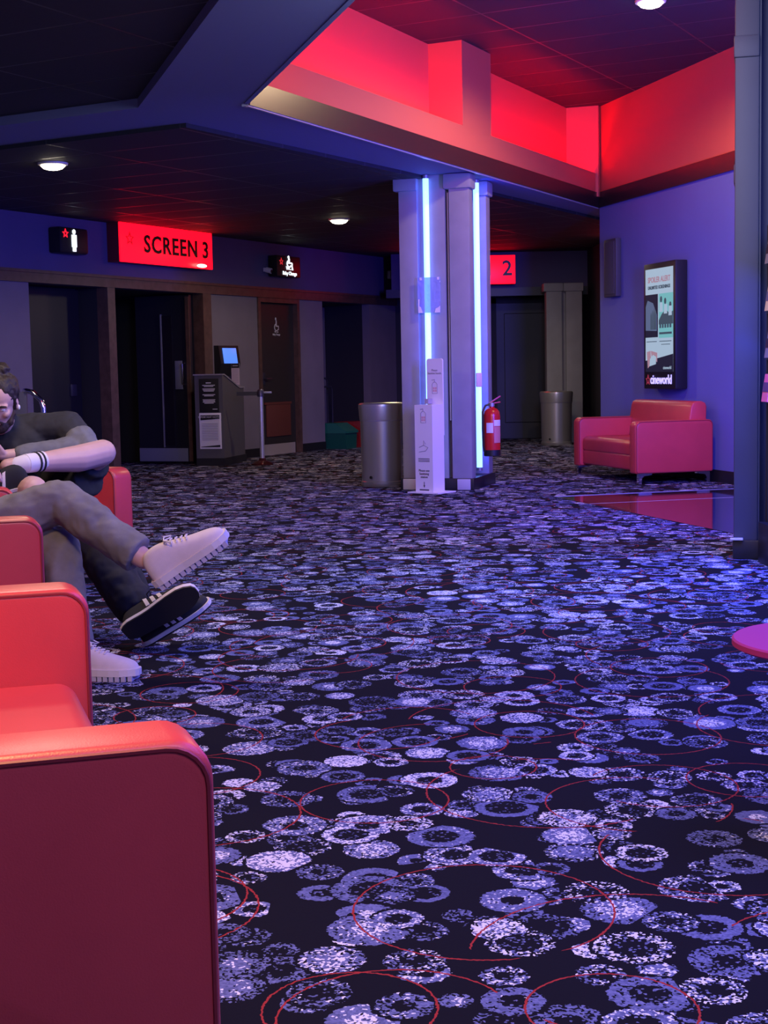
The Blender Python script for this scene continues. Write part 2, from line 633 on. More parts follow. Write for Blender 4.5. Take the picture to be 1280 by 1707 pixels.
# polished tile area beside the carpet
t0 = Vector((1.42, 12.15))
te = Vector((0.262, -0.965))
tp = Vector((0.965, 0.262))
q = [t0, t0 + te * 7.5, t0 + te * 7.5 + tp * 3.5, t0 + tp * 3.5]
mb = MB()
mb.prism([(p.x, p.y) for p in q], 0.0005, 0.004)
struct(mb.build('floor', GLOSS, smooth=False))
mb = MB()
a0 = t0 + te * 0.72
a1 = a0 + tp * 3.4
nn = te * 0.006
mb.prism([(a0 - nn).to_tuple(), (a1 - nn).to_tuple(), (a1 + nn).to_tuple(), (a0 + nn).to_tuple()], 0.0035, 0.0046)
struct(mb.build('trim_1', GROUT, smooth=False))
mb = MB()
a0 = t0 + te * -0.012
a1 = a0 + tp * 3.4
nn = te * 0.012
mb.prism([(a0 - nn).to_tuple(), (a1 - nn).to_tuple(), (a1 + nn).to_tuple(), (a0 + nn).to_tuple()], 0.0005, 0.007)
struct(mb.build('trim_2', STEEL, smooth=False))


# ------------------------------------------------------------------ ceilings
def V2(*l):
    return [Vector(p) for p in l]


near_in = V2((-0.719, 7.024), (-1.545, 9.748), (-2.59, 10.328))     # edge of the near tiled ceiling
near_in = [p * 0.988 for p in near_in]
far_in = [Vector(p) * 0.988 for p in ((-2.813, 11.193), (-1.313, 10.354), (0.214, 12.98), (2.554, 17.316))]
nstart = near_in[0] + (near_in[0] - near_in[1]).normalized() * 9
nleft = near_in[2] + (near_in[2] - near_in[1]).normalized() * 7
mb = MB()
mb.prism([nstart.to_tuple(), near_in[0].to_tuple(), near_in[1].to_tuple(), near_in[2].to_tuple(), nleft.to_tuple(), (-9, -2)], 2.84, 2.90)
struct(mb.build('ceiling', TILE, smooth=False))
fl = far_in[0] + (far_in[0] - far_in[1]).normalized() * 6
fr = far_in[3] + (far_in[3] - far_in[2]).normalized() * 7
mb = MB()
mb.prism([fl.to_tuple(), far_in[0].to_tuple(), far_in[1].to_tuple(), far_in[2].to_tuple(), far_in[3].to_tuple(), fr.to_tuple(), (5.5, 25), (-9, 25)], 2.75, 2.83)
struct(mb.build('ceiling', TILE, smooth=False))
# soffit pieces between the tiled ceilings and the raised ceiling
mb = MB()
Aext = A - ABd * 9
for poly in ([Aext, A, B, near_in[1], near_in[0], nstart],
             [B, far_in[1], near_in[1]],
             [near_in[1], far_in[1], far_in[0], fl, nleft, near_in[2]],
             [B, Cc, far_in[3], far_in[2], far_in[1]],
             [Cc, Cc + CDn * 0.2, far_in[3] + BCd * 3, far_in[3]]):
    mb.prism([p.to_tuple() for p in poly], SZ, SZ + 0.12)
struct(mb.build('ceiling', SOFF, smooth=False))
# raised ceiling
mb = MB()
mb.prism([(-1.6, -2), (-1.8, 9), (-1.2, 10.6), (2.0, 17), (3.4, 16.6), (6, 10), (6, -2)], CZ, CZ + 0.08)
struct(mb.build('ceiling', TILE, smooth=False))


def seg(mb, p, q, z0, z1, n, th):
    """upright slab from p to q, growing by th along n"""
    p, q = Vector(p), Vector(q)
    mb.prism([p.to_tuple(), q.to_tuple(), (q + n * th).to_tuple(), (p + n * th).to_tuple()], z0, z1)
    return mb


# dark lip around the opening
mb = MB()
ABn = Vector((-ABd.y, ABd.x))
seg(mb, B, Cc, SZ - 0.012, SZ + 0.145, -BCn, 0.012)
seg(mb, Cc, D + CDd * 5, SZ - 0.012, SZ + 0.15, -CDn, 0.014)
struct(mb.build('trim_3', LIPM, smooth=False))
mb = MB()
seg(mb, A - ABd * 9, B, SZ - 0.006, SZ + 0.25, ABn, 0.03)
struct(mb.build('trim_4', SOFF, smooth=False))
mb = MB()
seg(mb, B, B + BCd * 0.06, SZ - 0.016, SZ - 0.0, BCn, 0.05)
seg(mb, B, Cc, SZ - 0.02, SZ - 0.001, BCn, 0.02)
struct(mb.build('trim_5', mat('pale_edge_bead', (0.5, 0.5, 0.52), 0.3), smooth=False))
# upstand in front of the light trough, and the trough floor
mb = MB()
seg(mb, B, Cc, SZ + 0.14, SZ + 0.345, BCn, 0.03)
seg(mb, B, Cc, SZ + 0.12, SZ + 0.15, BCn, 0.32)
struct(mb.build('wall_cove', COVE, smooth=False))
# back wall of the trough with its boxed pier and the splayed end
mb = MB()
Bb = B + BCn * 0.31
Ce = B + BCd * 7.09 + BCn * 0.31
seg(mb, Bb - BCd * 0.4, Ce, SZ + 0.1, CZ, BCn, 0.06)
Cp = B + BCd * 7.13 - BCn * 0.03
seg(mb, Ce, Cp, SZ + 0.1, CZ, BCd, 0.05)
p0 = B + BCd * 3.50
p1 = B + BCd * 4.15
seg(mb, p0, p1, SZ + 0.343, CZ, BCn, 0.32)
struct(mb.build('wall_cove', COVE, smooth=False))
# right side of the raised ceiling
mb = MB()
seg(mb, Cc - CDd * 0.06 + CDn * 0.002, D + CDd * 5, SZ + 0.1, CZ, CDn, 0.08)
struct(mb.build('wall_right', COVE, smooth=False))
# left side (behind the edge nearest the camera)
mb = MB()
seg(mb, A - ABd * 9 + ABn * 0.25, B + ABn * 0.25, SZ + 0.1, CZ, ABn, 0.06)
struct(mb.build('wall_left', COVE, smooth=False))
# red light lying in the trough, two lengths either side of the pier
for i, (u0, u1) in enumerate(((0.1, 3.45), (4.2, 7.0))):
    a = B + BCd * u0 + BCn * 0.12
    b_ = B + BCd * u1 + BCn * 0.12
    mid = (a + b_) / 2
    L_ = area('cove_red_light', (mid.x, mid.y, SZ + 0.20), (mid.x + BCn.x * 0.25, mid.y + BCn.y * 0.25, SZ + 0.9), (b_ - a).length, (30, 32)[i], (1.0, 0.002, 0.004), 0.06)
    L_.rotation_euler = Matrix((Vector((BCd.x, BCd.y, 0)), Vector((-BCn.x * .93, -BCn.y * .93, .36)).normalized(), Vector((BCd.x, BCd.y, 0)).cross(Vector((-BCn.x * .93, -BCn.y * .93, .36)).normalized()))).transposed().to_euler()

# ------------------------------------------------------------------ right wall
mb = MB()
seg(mb, Cc + CDn * 0.01, D + CDd * 6 + CDn * 0.01, 0, SZ + 0.12, CDn, 0.12)
struct(mb.build('wall_right', RWALL, smooth=False))
mb = MB()
seg(mb, Cc + CDn * 0.0, D + CDd * 6, 0, 0.11, -CDn, 0.012)
struct(mb.build('baseboard_right', SKIRT, smooth=False))
RROT = math.atan2(CDd.y, CDd.x)


def rw(u, y=0.0, z=0.0):
    p = Cc + CDd * u + CDn * y
    return (p.x, p.y, z)


# ------------------------------------------------------------------ left wall
def lbox(mb, u0, u1, y0, y1, z0, z1):
    pts = [lw(u0, y0), lw(u1, y0), lw(u1, y1), lw(u0, y1)]
    mb.prism([p[:2] for p in pts], z0, z1)


TB, TT = 2.045, 2.175
mb = MB()
for u0, u1 in ((-14, -4.40), (-1.17, -0.10), (0.92, 1.56), (2.92, 3.75)):
    lbox(mb, u0, u1, 0, 0.12, 0, TB)
struct(mb.build('wall_left', WALLP, smooth=False))
mb = MB()
lbox(mb, -14, 3.95, -0.0, 0.12, TB, 2.76)
struct(mb.build('wall_left', BULK, smooth=False))
mb = MB()
lbox(mb, -14, 3.75, -0.035, 0.0, TB, TT)
lbox(mb, -14, 3.75, -0.05, 0.0, TT - 0.03, TT)
struct(mb.build('trim_6', WOOD, smooth=False))
mb = MB()
for u0, u1 in ((-3.16, -3.03), (-1.34, -1.17)):
    lbox(mb, u0, u1, -0.03, 0.12, 0, TB)
struct(mb.build('trim_7', WOOD, smooth=False))
mb = MB()
for u0, u1 in ((-0.10, -0.04), (0.86, 0.92)):
    lbox(mb, u0, u1, -0.02, 0.1, 0, TB - 0.06)
lbox(mb, -0.10, 0.92, -0.02, 0.1, TB - 0.06, TB)
struct(mb.build('trim_8', WOOD, smooth=False))
mb = MB()
for u0, u1 in ((-14, -4.40), (-1.17, -0.10), (0.92, 1.56), (2.92, 3.75)):
    lbox(mb, u0, u1, -0.012, 0.0, 0, 0.11)
struct(mb.build('baseboard_left', SKIRT, smooth=False))
# deep recesses behind the openings
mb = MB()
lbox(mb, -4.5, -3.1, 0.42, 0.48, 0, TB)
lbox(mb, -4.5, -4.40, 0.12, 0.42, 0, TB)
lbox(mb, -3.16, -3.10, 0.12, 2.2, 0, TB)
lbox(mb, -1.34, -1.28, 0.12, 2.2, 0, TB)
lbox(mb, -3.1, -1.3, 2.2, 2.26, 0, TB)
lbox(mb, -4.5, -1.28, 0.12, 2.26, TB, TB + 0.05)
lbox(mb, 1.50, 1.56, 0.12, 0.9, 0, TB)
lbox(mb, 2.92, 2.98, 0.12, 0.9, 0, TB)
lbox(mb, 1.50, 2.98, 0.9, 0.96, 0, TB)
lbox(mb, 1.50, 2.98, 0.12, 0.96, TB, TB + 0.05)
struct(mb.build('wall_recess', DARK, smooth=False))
mb = MB()
lbox(mb, 1.57, 2.35, 0.60, 0.66, 0.0, TB - 0.02)
lbox(mb, 2.35, 2.91, 0.75, 0.81, 0.0, TB - 0.02)
struct(mb.build('wall_recess', WALLP, smooth=False))

# door_1: plain dark door in the first recess
d1 = struct(thing('door_1', None, None, lw(-4.40, 0.40), LROT))
mb = MB()
mb.bx(0.05, 1.2, -0.05, 0.0, 0.01, TB - 0.02)
mb.build('leaf', DOORM, d1, False)
mb = MB()
mb.bx(1.0, 1.1, -0.07, -0.05, 0.86, 0.99, 0.006)
mb.build('pull_plate', mat('dark_steel', (0.10, 0.10, 0.16), 0.35, metal=0.7), d1)
mb = MB()
mb.bx(0.0, 0.05, -0.1, 0.0, 0.0, TB)
mb.build('frame', DARK, d1, False)

# door_2: the auditorium door inside the screen 3 lobby
d2a = Vector((-2.97, 17.98))
d2b = Vector((-2.28, 17.70))
r2 = math.atan2((d2b - d2a).y, (d2b - d2a).x)
d2 = struct(thing('door_2', None, None, (d2a.x, d2a.y, 0), r2))
wd = (d2b - d2a).length
mb = MB()
mb.bx(0, wd, 0.0, 0.05, 0.015, 2.02)
mb.build('leaf', DOORM, d2, False)
mb = MB()
mb.bx(0.0, wd - 0.07, -0.008, 0, 0.03, 0.19, 0.003)
mb.build('kick_plate', mat('blue_steel_plate', (0.30, 0.32, 0.42), 0.4, metal=0.4), d2)
mb = MB()
mb.bx(0.36, 0.50, -0.004, 0.0, 0.22, 1.78)
mb.build('vision_panel', mat('dark_glass', (0.015, 0.012, 0.02), 0.1), d2)
mb = MB()
mb.bx(0.345, 0.362, -0.012, 0.0, 0.20, 1.80)
mb.build('vision_panel_bead', STEEL, d2)
mb = MB()
mb.bx(0.53, 0.63, -0.008, 0, 0.90, 1.24, 0.003)
mb.build('push_plate', mat('blue_steel_plate', (0.30, 0.32, 0.42), 0.4), d2)
mb = MB()
mb.tube([(0.655, 0, 0.95), (0.655, -0.05, 0.96), (0.655, -0.05, 1.20), (0.655, 0, 1.21)], 0.012)
mb.build('handle', CHROME, d2)
mb = MB()
mb.bx(wd - 0.05, wd, -0.012, 0.0, 0.03, 2.0)
mb.build('edge_strip', WOOD, d2, False)

# door_3: accessible toilet door
d3 = struct(thing('door_3', None, None, lw(-0.04, 0.05), LROT))
mb = MB()
mb.bx(0, 0.9, 0, 0.05, 0.01, TB - 0.065)
mb.build('leaf', WCDOOR, d3, False)
mb = MB()
mb.bx(0.03, 0.87, -0.006, 0, 0.0, 0.14)
mb.build('kick_plate', mat('pale_kick_plate', (0.48, 0.42, 0.45), 0.45, metal=0.3), d3)
mb = MB()
mb.bx(0.16, 0.76, -0.015, 0.0, 0.24, 0.66, 0.004)
mb.bx(0.12, 0.78, -0.022, 0.0, 0.66, 0.69)
mb.build('lower_panel', BROWNP, d3)
mb = MB()
mb.bx(0.09, 0.16, -0.01, 0, 0.92, 1.08, 0.003)
mb.tube([(0.12, 0, 1.0), (0.12, -0.05, 1.0), (0.25, -0.05, 1.0)], 0.01)
mb.build('lever_handle', mat('dark_steel', (0.10, 0.10, 0.16), 0.35, metal=0.7), d3)
mb = MB()
cx, cz = 0.47, 1.68
mb.ell((cx - 0.01, -0.002, cz + 0.10), (0.018, 0.004, 0.02))
mb.box((cx, -0.002, cz + 0.04), (0.022, 0.004, 0.08))
mb.box((cx + 0.03, -0.002, cz + 0.005), (0.05, 0.004, 0.014))
mb.box((cx + 0.055, -0.002, cz - 0.02), (0.012, 0.004, 0.05))
mb.tube([(cx + 0.045 * math.cos(a), -0.002, cz + 0.045 * math.sin(a) - 0.01) for a in [math.radians(100 + 22 * k) for k in range(11)]], 0.006, 6)
mb.build('wheelchair_symbol', PRINTW, d3)
text('toilet_lettering', 'WC &\nBaby Change', 0.035, (0.47, -0.002, 1.60), d3, PRINTW, 'CENTER')

# ------------------------------------------------------------------ back wall and side beyond the corner
P0 = Vector(lw(3.67)[:2])
mb = MB()
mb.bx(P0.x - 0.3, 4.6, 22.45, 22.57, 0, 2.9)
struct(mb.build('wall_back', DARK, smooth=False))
mb = MB()
mb.bx(P0.x - 0.02, 3.02, 21.56, 21.7, 2.24, 2.78)
struct(mb.build('wall_back', BULK, smooth=False))
mb = MB()
mb.bx(P0.x - 0.1, 3.02, 21.52, 21.62, 2.12, 2.24)
struct(mb.build('trim_9', SKIRT, smooth=False))
mb = MB()
mb.bx(3.02, 3.2, 19.5, 22.45, 0, 2.9)
struct(mb.build('wall_side', DARK, smooth=False))
# panelled door seen between the columns
d4 = struct(thing('door_4', None, None, (1.75, 22.40, 0), 0))
mb = MB()
mb.bx(0, 0.95, 0, 0.04, 0.01, 2.05)
mb.bx(0.12, 0.83, -0.012, 0.0, 0.25, 1.9, 0.01)
mb.build('leaf', DOORM, d4, False)
mb = MB()
mb.bx(-0.09, 0, -0.05, 0.04, 0, 2.13)
mb.bx(0.95, 1.04, -0.05, 0.04, 0, 2.13)
mb.bx(-0.09, 1.04, -0.05, 0.04, 2.05, 2.13)
mb.build('frame', DARK, d4, False)

# ------------------------------------------------------------------ columns
COLR = math.radians(-18)
CX = Vector((math.cos(COLR), math.sin(COLR)))
CY = Vector((-CX.y, CX.x))
CO = Vector((0.606, 13.50))


def cl(x, y):
    return CO + CX * x + CY * y


def square_column():
    t = thing('column', 'grey column with two blue light tubes and a fire extinguisher, mid lobby', 'column', (CO.x, CO.y, 0), COLR)
    hx, hy = 0.32, 0.39
    mb = MB()
    mb.bx(-hx + 0.10, hx - 0.15, -hy + 0.10, hy - 0.06, 0, SZ)
    mb.build('core', mat('dimmed_column_recess', (0.13, 0.13, 0.19), 0.6), t, False)  # core toned darker than the posts to dim the recess
    mb = MB()
    mb.bx(-hx + 0.15, 0.10, -hy + 0.025, -hy + 0.11, 0.1, SZ - 0.002)
    mb.build('face_panel', GREYP, t, False)
    for x0, x1, y0, y1 in ((-hx, -hx + 0.17, -hy, -hy + 0.17), (hx - 0.18, hx, -hy, -hy + 0.14), (-hx, -hx + 0.17, hy - 0.17, hy), (hx - 0.18, hx, hy - 0.15, hy)):
        mb = MB()
        mb.bx(x0, x1, y0, y1, 0.09, 2.68, 0.006)
        p = mb.build('post', GREYP, t)
        mb = MB()
        mb.bx(x0 - 0.045, x1 + 0.005 if x0 < 0 else x1 + 0.025, y0 - 0.03, y1 + 0.03, 2.645, SZ - 0.003, 0.02)
        mb.build('capital', GREYP, p)
    mb = MB()
    mb.bx(-hx - 0.02, hx + 0.02, -hy - 0.02, hy + 0.02, 0, 0.105, 0.004)
    mb.build('plinth', SKIRT, t)
    for xc in (-hx + 0.065, hx - 0.07):
        mb = MB()
        mb.bx(xc - 0.06, xc + 0.06, -hy - 0.032, -hy - 0.016, 0.003, 0.10, 0.006)
        o = mb.build('corner_guard', mat('pale_grey_guard', (0.50, 0.50, 0.52), 0.6), t)
        o['label'] = 'pale grey guard at the column foot'
    mb = MB()
    mb.tube([(0.118, -hy + 0.045, 0.62), (0.118, -hy + 0.045, 2.62)], 0.006, 8)
    mb.build('conduit', mat('white_conduit', (0.6, 0.6, 0.65), 0.5), t)
    return t


square_column()


def led(x, y, z0, z1, label):
    t = thing('led_tube', label, 'light', (x, y, z0), 0, 'blue light tubes')
    mb = MB()
    mb.tube([(0, 0, 0.03), (0, 0, z1 - z0 - 0.03)], 0.027, 12)
    mb.build('tube', LEDM, t)
    mb = MB()
    mb.lathe([(0.028, 0), (0.028, 0.03)], n=12)
    mb.build('end_cap', STEEL, t)
    mb = MB()
    mb.lathe([(0.028, z1 - z0 - 0.03), (0.028, z1 - z0)], n=12)
    mb.build('end_cap', STEEL, t)
    return t


L1P = cl(-0.065, -0.395)
L2P = cl(0.265, 0.10)
for q0, n_, en in ((L1P, -CY, 3.0), (L2P, CX, 16)):
    area('tube_glow_light', (q0.x + n_.x * 0.03, q0.y + n_.y * 0.03, 1.45), (q0.x - n_.x, q0.y - n_.y, 1.45), 2.5, en, (0.01, 0.02, 1.0), 0.05).rotation_euler = Matrix((Vector((0, 0, 1)), Vector((-n_.y, n_.x, 0)), Vector((n_.x, n_.y, 0)))).transposed().to_euler()
led(L1P.x, L1P.y, 0.14, SZ - 0.004, 'bright blue light tube on the column face behind the sanitiser stand')
led(L2P.x, L2P.y, 0.14, SZ - 0.004, 'bright blue light tube on the column face behind the fire extinguisher')

# pillar at the right edge
t = thing('pillar', 'tall slate grey pillar at the right edge beside the snack display', 'column', (1.985, 8.04, 0), math.radians(-14.5))
mb = MB()
mb.bx(-0.062, 0.066, 0, 0.19, 0.1, CZ, 0.012)
mb.build('post', GREYD, t)
mb = MB()
mb.bx(-0.045, 0.60, 0.16, 0.55, 0.1, CZ)
mb.bx(-0.045, 0.075, 0.02, 0.10, 0.1, CZ)
mb.build('core', GREYD, t, False)
mb = MB()
mb.bx(-0.068, 0.066, -0.014, 0.20, 2.70, 2.815, 0.012)
mb.build('capital', GREYD, t)
mb = MB()
mb.bx(-0.075, 0.05, 0.36, 0.55, 2.08, 2.19, 0.012)
mb.build('capital', GREYD, t)
mb = MB()
mb.bx(-0.066, 0.62, -0.018, 0.56, 0, 0.105, 0.006)
mb.build('plinth', SKIRT, t)
mb = MB()
mb.box((-0.045, -0.02, 0.112), (0.07, 0.04, 0.012), None, 0.004)
o = mb.build('worn_edge', mat('scuffed_pale_edge', (0.55, 0.52, 0.42), 0.6), t)
o['label'] = 'pale scuffed corner of the plinth'
led(2.36, 8.07, 0.2, CZ - 0.02, 'blue light tube on the slate pillar at the right edge')

# far column
t = thing('column', 'far grey twin post column behind the bin by the right wall corner', 'column', (2.35, 20.95, 0), 0)
for x0, x1, dy in ((-0.02, 0.24, 0.0), (0.26, 0.53, 0.03)):
    mb = MB()
    mb.bx(x0 + 0.02, x1 - 0.02, dy, dy + 0.25, 0.0, 2.16, 0.008)
    pp = mb.build('post', GREYP, t)
    mb = MB()
    mb.bx(x0 - 0.02, x1 + 0.0, dy - 0.03, dy + 0.26, 2.14, 2.26, 0.02)
    mb.build('capital', GREYP, pp)
mb = MB()
mb.bx(0.02, 0.52, 0.1, 0.4, 0, 2.2)
mb.build('core', GREYP, t, False)


# ------------------------------------------------------------------ ceiling lamps
def lamp(loc, label, energy, col=(1, 0.80, 0.56)):
    t = thing('ceiling_lamp', label, 'ceiling light', loc, 0, 'warm ceiling lamps')
    mb = MB()
    mb.lathe([(0.095, -0.018), (0.115, -0.015), (0.12, 0.0), (0.12, 0.01)], n=32, capb=False)
    mb.build('trim_ring', LAMPR, t)
    mb = MB()
    mb.lathe([(0.001, -0.055), (0.04, -0.053), (0.075, -0.042), (0.096, -0.022), (0.10, 0.0)], n=32)
    mb.build('diffuser', LAMPM, t)
    d = bpy.data.lights.new('lamp_light', 'SPOT')
    d.energy = energy
    d.color = col
    d.spot_size = math.radians(172)
    d.spot_blend = 0.35
    d.shadow_soft_size = 0.08
    o = bpy.data.objects.new('lamp_light', d)
    COL.objects.link(o)
    o.parent = t
    o.location = (0, 0, -0.14)
    return t


lamp((-2.554, 11.79, 2.75), 'round warm ceiling lamp at the far left above the seated man', 60)
lamp((-0.433, 16.46, 2.75), 'round warm ceiling lamp left of the lit blue column', 60)
lamp((2.10, 11.48, CZ), 'round warm ceiling lamp up in the red raised ceiling', 170, (1.0, 0.68, 0.40))


# ------------------------------------------------------------------ lit signs
def screen_sign(loc, rz, w, h, label, lettering, dep=0.18):
    t = thing('illuminated_sign', label, 'sign', loc, rz, 'red screen number signs')
    mb = MB()
    mb.bx(0, w, -dep + 0.02, 0, 0, h, 0.004)
    mb.build('casing', REDSIDE, t)
    mb = MB()
    mb.bx(0.005, w, -dep, -dep + 0.022, 0, h, 0.008)
    mb.build('lit_face', REDS, t)
    mb = MB()
    star_outline(mb, 0.17, h * 0.60, 0.075, -dep - 0.008, -dep + 0.002)
    mb.build('star_emblem', mat('red_star_outline', (0.4, 0.01, 0.02), 0.4, emit=(0.30, 0.001, 0.004), estr=1.0), t)
    for s, x, sz in lettering:
        text('lettering', s, sz, (x, -dep - 0.004, h * 0.30), t, REDLET, 'LEFT', 0.006, spacing=1.12, bold=0.005)
    return t


s3 = screen_sign(lw(-3.10, 0, 2.32), LROT, 1.77, 0.43, 'red lit box sign reading SCREEN 3 above the dark doorway', [('SCREEN', 0.42, 0.27), ('3', 1.55, 0.27)])
mb = MB()
mb.ell((1.50, -0.21, 0.03), (0.09, 0.035, 0.022))
mb.build('glow_spot', mat('lit_warm_spot', (1, 1, 1), 0.4, emit=(1.0, 0.75, 0.6), estr=3), s3)  # small warm glowing blob low on the sign face
screen_sign((0.42, 21.56, 2.275), 0, 1.52, 0.405, 'red lit box sign with number 2 behind the blue column', [('SCREEN', 0.22, 0.25), ('2', 1.33, 0.30)], 0.36)
s1 = screen_sign((3.035, 19.6, 2.30), math.radians(0), 0.9, 0.40, 'red lit sign partly hidden behind the right wall corner', [])
mb = MB()
mb.ell((-0.01, -0.2, 0.17), (0.05, 0.03, 0.02))
mb.build('glow_spot', mat('lit_warm_spot', (1, 1, 1), 0.4, emit=(1.0, 0.75, 0.6), estr=3), s1)  # glowing blob stands for a white highlight on the sign

# toilet signs
t = thing('toilet_sign', 'small black lit sign with white figure at the far left wall', 'sign', lw(-4.07, 0, 2.36), LROT)
mb = MB()
mb.bx(0, 0.46, -0.16, 0, 0, 0.27, 0.03)
mb.build('casing', BLACK, t)
mb = MB()
star_outline(mb, 0.085, 0.20, 0.05, -0.168, -0.158, 0.45)
mb.build('star_emblem', REDSTAR, t)
mb = MB()
mb.ell((0.22, -0.165, 0.225), (0.026, 0.008, 0.026))
mb.box((0.22, -0.165, 0.13), (0.075, 0.012, 0.13), None, 0.005)
mb.box((0.22, -0.165, 0.055), (0.05, 0.012, 0.07), None, 0.005)
mb.build('figure_symbol', WHITELIT, t)

t = thing('toilet_sign', 'small black lit sign with wheelchair symbol above the toilet door', 'sign', lw(0.19, 0, 2.32), LROT)
mb = MB()
mb.bx(0, 0.58, -0.14, 0, 0, 0.27, 0.012)
mb.build('casing', BLACK, t)
mb = MB()
star_outline(mb, 0.10, 0.19, 0.05, -0.147, -0.138, 0.4)
mb.build('star_emblem', mat('dim_red_star', (0.3, 0.0, 0.0), 0.4, emit=(0.7, 0.03, 0.04), estr=0.8), t)
mb = MB()
cx, cz, yy_ = 0.29, 0.180, -0.144
mb.ell((cx - 0.01, yy_, cz + 0.075), (0.022, 0.006, 0.02))
mb.box((cx, yy_, cz + 0.025), (0.03, 0.008, 0.07))
mb.box((cx + 0.035, yy_, cz + 0.0), (0.07, 0.008, 0.018))
mb.box((cx + 0.075, yy_, cz - 0.025), (0.016, 0.008, 0.05))
mb.tube([(cx + 0.05 * math.cos(a), yy_, cz - 0.01 + 0.042 * math.sin(a)) for a in [math.radians(95 + 23 * k) for k in range(11)]], 0.009, 6)
mb.build('wheelchair_symbol', WHITELIT, t)
text('lettering', 'WC &\nBaby Change', 0.066, (0.30, -0.146, 0.090), t, WHITELIT, 'CENTER', 0.003, bold=0.0005)

# small wall cameras and sensors
def cctv(loc, rz, label):
    t = thing('security_camera', label, 'camera', loc, rz)
    mb = MB()
    mb.box((0, -0.02, 0), (0.06, 0.04, 0.05), None, 0.006)
    mb.build('mount', WHITE, t)
    mb = MB()
    mb.tube([(0, -0.03, 0), (0.01, -0.10, -0.02)], 0.035, 14)
    b_ = mb.build('body', WHITE, t)
    mb = MB()
    mb.tube([(0.01, -0.099, -0.020), (0.0114, -0.106, -0.0215)], 0.024, 14)
    mb.build('lens', BLACK, b_)
    return t


cctv(lw(0.10, 0, 2.40), LROT, 'small white security camera left of the wheelchair sign')
t = tag(MB().box((0, -0.025, 0), (0.09, 0.05, 0.12), None, 0.012).build('motion_sensor', WHITE), 'small white motion sensor high on the wall left of the column', 'sensor')
t.location = lw(3.55, 0, 2.50)
t.rotation_euler = (0, 0, LROT)

# ------------------------------------------------------------------ wall tablet
t = thing('wall_terminal', 'black wall terminal with glowing blue screen above the podium', 'screen', lw(-1.10, 0, 1.05), LROT)
mb = MB()
mb.prism([(0, 0), (0, 0.37), (-0.07, 0.37), (-0.10, 0.15), (-0.07, 0.0)], 0, 0.43, 'x')
mb.build('housing', BLACK, t, False)
mb = MB()
mb.box((0.215, -0.092, 0.245), (0.29, 0.012, 0.19), Quaternion((1, 0, 0), -0.13), 0.004)
mb.build('display', BLUESC, t)

# ------------------------------------------------------------------ podium with notices
pr = math.radians(-11.6)
POD = (-2.19, 17.28, 0)
t = thing('ticket_podium', 'charcoal ticket podium with sloping desk beside the dark doorway', 'podium', POD, pr)
mb = MB()
mb.prism([(0, 0.09), (0, 1.06), (0.06, 1.06), (0.66, 0.90), (0.84, 0.90), (0.84, 0.09)], 0, 0.34, 'x')
mb.build('body', PODIUM, t, False)
mb = MB()
mb.prism([(-0.015, 1.06), (-0.015, 1.075), (0.065, 1.075), (0.66, 0.915), (0.86, 0.915), (0.86, 0.90), (0.66, 0.90), (0.06, 1.06)], -0.01, 0.35, 'x')
mb.build('desk_top', mat('pale_edged_desk', (0.30, 0.28, 0.32), 0.4), t, False)
mb = MB()
mb.bx(0.0, 0.345, -0.01, 0.88, 0, 0.09)
mb.build('plinth', SKIRT, t, False)


def notice(name, label, parentmat, local, w, h, lines, frame=None, base=PAPER, ink=PRINT, header=None):
    """a flat framed notice standing on a podium's face; local = x, y, z of its lower left corner"""
    mw = Matrix.Translation(parentmat[0]) @ Matrix.Rotation(parentmat[1], 4, 'Z')
    t = thing(name, label, 'notice', mw @ Vector(local), parentmat[1])
    mb = MB()
    mb.bx(0, w, -0.012, 0, 0, h, 0.002)
    mb.build('backing', frame or base, t)
    if frame:
        mb = MB()
        mb.bx(0.016, w - 0.016, -0.015, -0.011, 0.016, h - 0.016)
        mb.build('sheet', base, t)
    mb = MB()
    for (x0, x1, z0, z1) in lines:
        mb.bx(x0 * w, x1 * w, -0.0175, -0.0145 if frame else -0.0118, z0 * h, z1 * h)
    mb.build('printed_lines', ink, t, False)
    if header:
        mb = MB()
        mb.prism([(0.06 * w, 0.80 * h), (0.94 * w, 0.84 * h), (0.94 * w, 0.94 * h), (0.06 * w, 0.94 * h)], -0.0175, -0.0145, 'y')
        mb.build('header_band', BLACKM, t, False)
        mb = MB()
        mb.prism([(0.06 * w, 0.05 * h), (0.94 * w, 0.05 * h), (0.94 * w, 0.11 * h), (0.06 * w, 0.065 * h)], -0.0175, -0.0145, 'y')
        mb.build('footer_band', BLACKM, t, False)
        text('heading', header, 0.03, (0.5 * w, -0.018, 0.865 * h), t, PRINTW, 'CENTER', 0.001)
    return t


L1 = [(0.36, 0.62, 0.86, 0.89)]
for z_, rows in ((0.76, 2), (0.62, 3), (0.48, 2), (0.26, 4)):
    for k in range(rows):
        inset = 0.18 + (0.06 if k == rows - 1 else 0) + (0.02 * (k % 2))
        L1.append((inset, 1 - inset, z_ + 0.034 * (rows - 1 - k), z_ + 0.034 * (rows - 1 - k) + 0.02))
L1.append((0.68, 0.92, 0.08, 0.10))
notice('notice', 'black notice with white centred lines on the podium, above the framed sheet', (POD, pr), (0.06, -0.001, 0.63), 0.235, 0.39, L1, None, BLACKM, PRINTW)
notice('notice', 'white framed printed sheet on the podium below the black notice', (POD, pr), (0.05, -0.001, 0.20), 0.265, 0.42,
       [(0.12, 0.86, 0.70 - 0.045 * k, 0.712 - 0.045 * k) for k in range(11)], mat('white_frame', (0.85, 0.83, 0.9), 0.4), PAPER, PRINT, 'IMPORTANT NOTICE')
mw = Matrix.Translation(POD) @ Matrix.Rotation(pr, 4, 'Z')
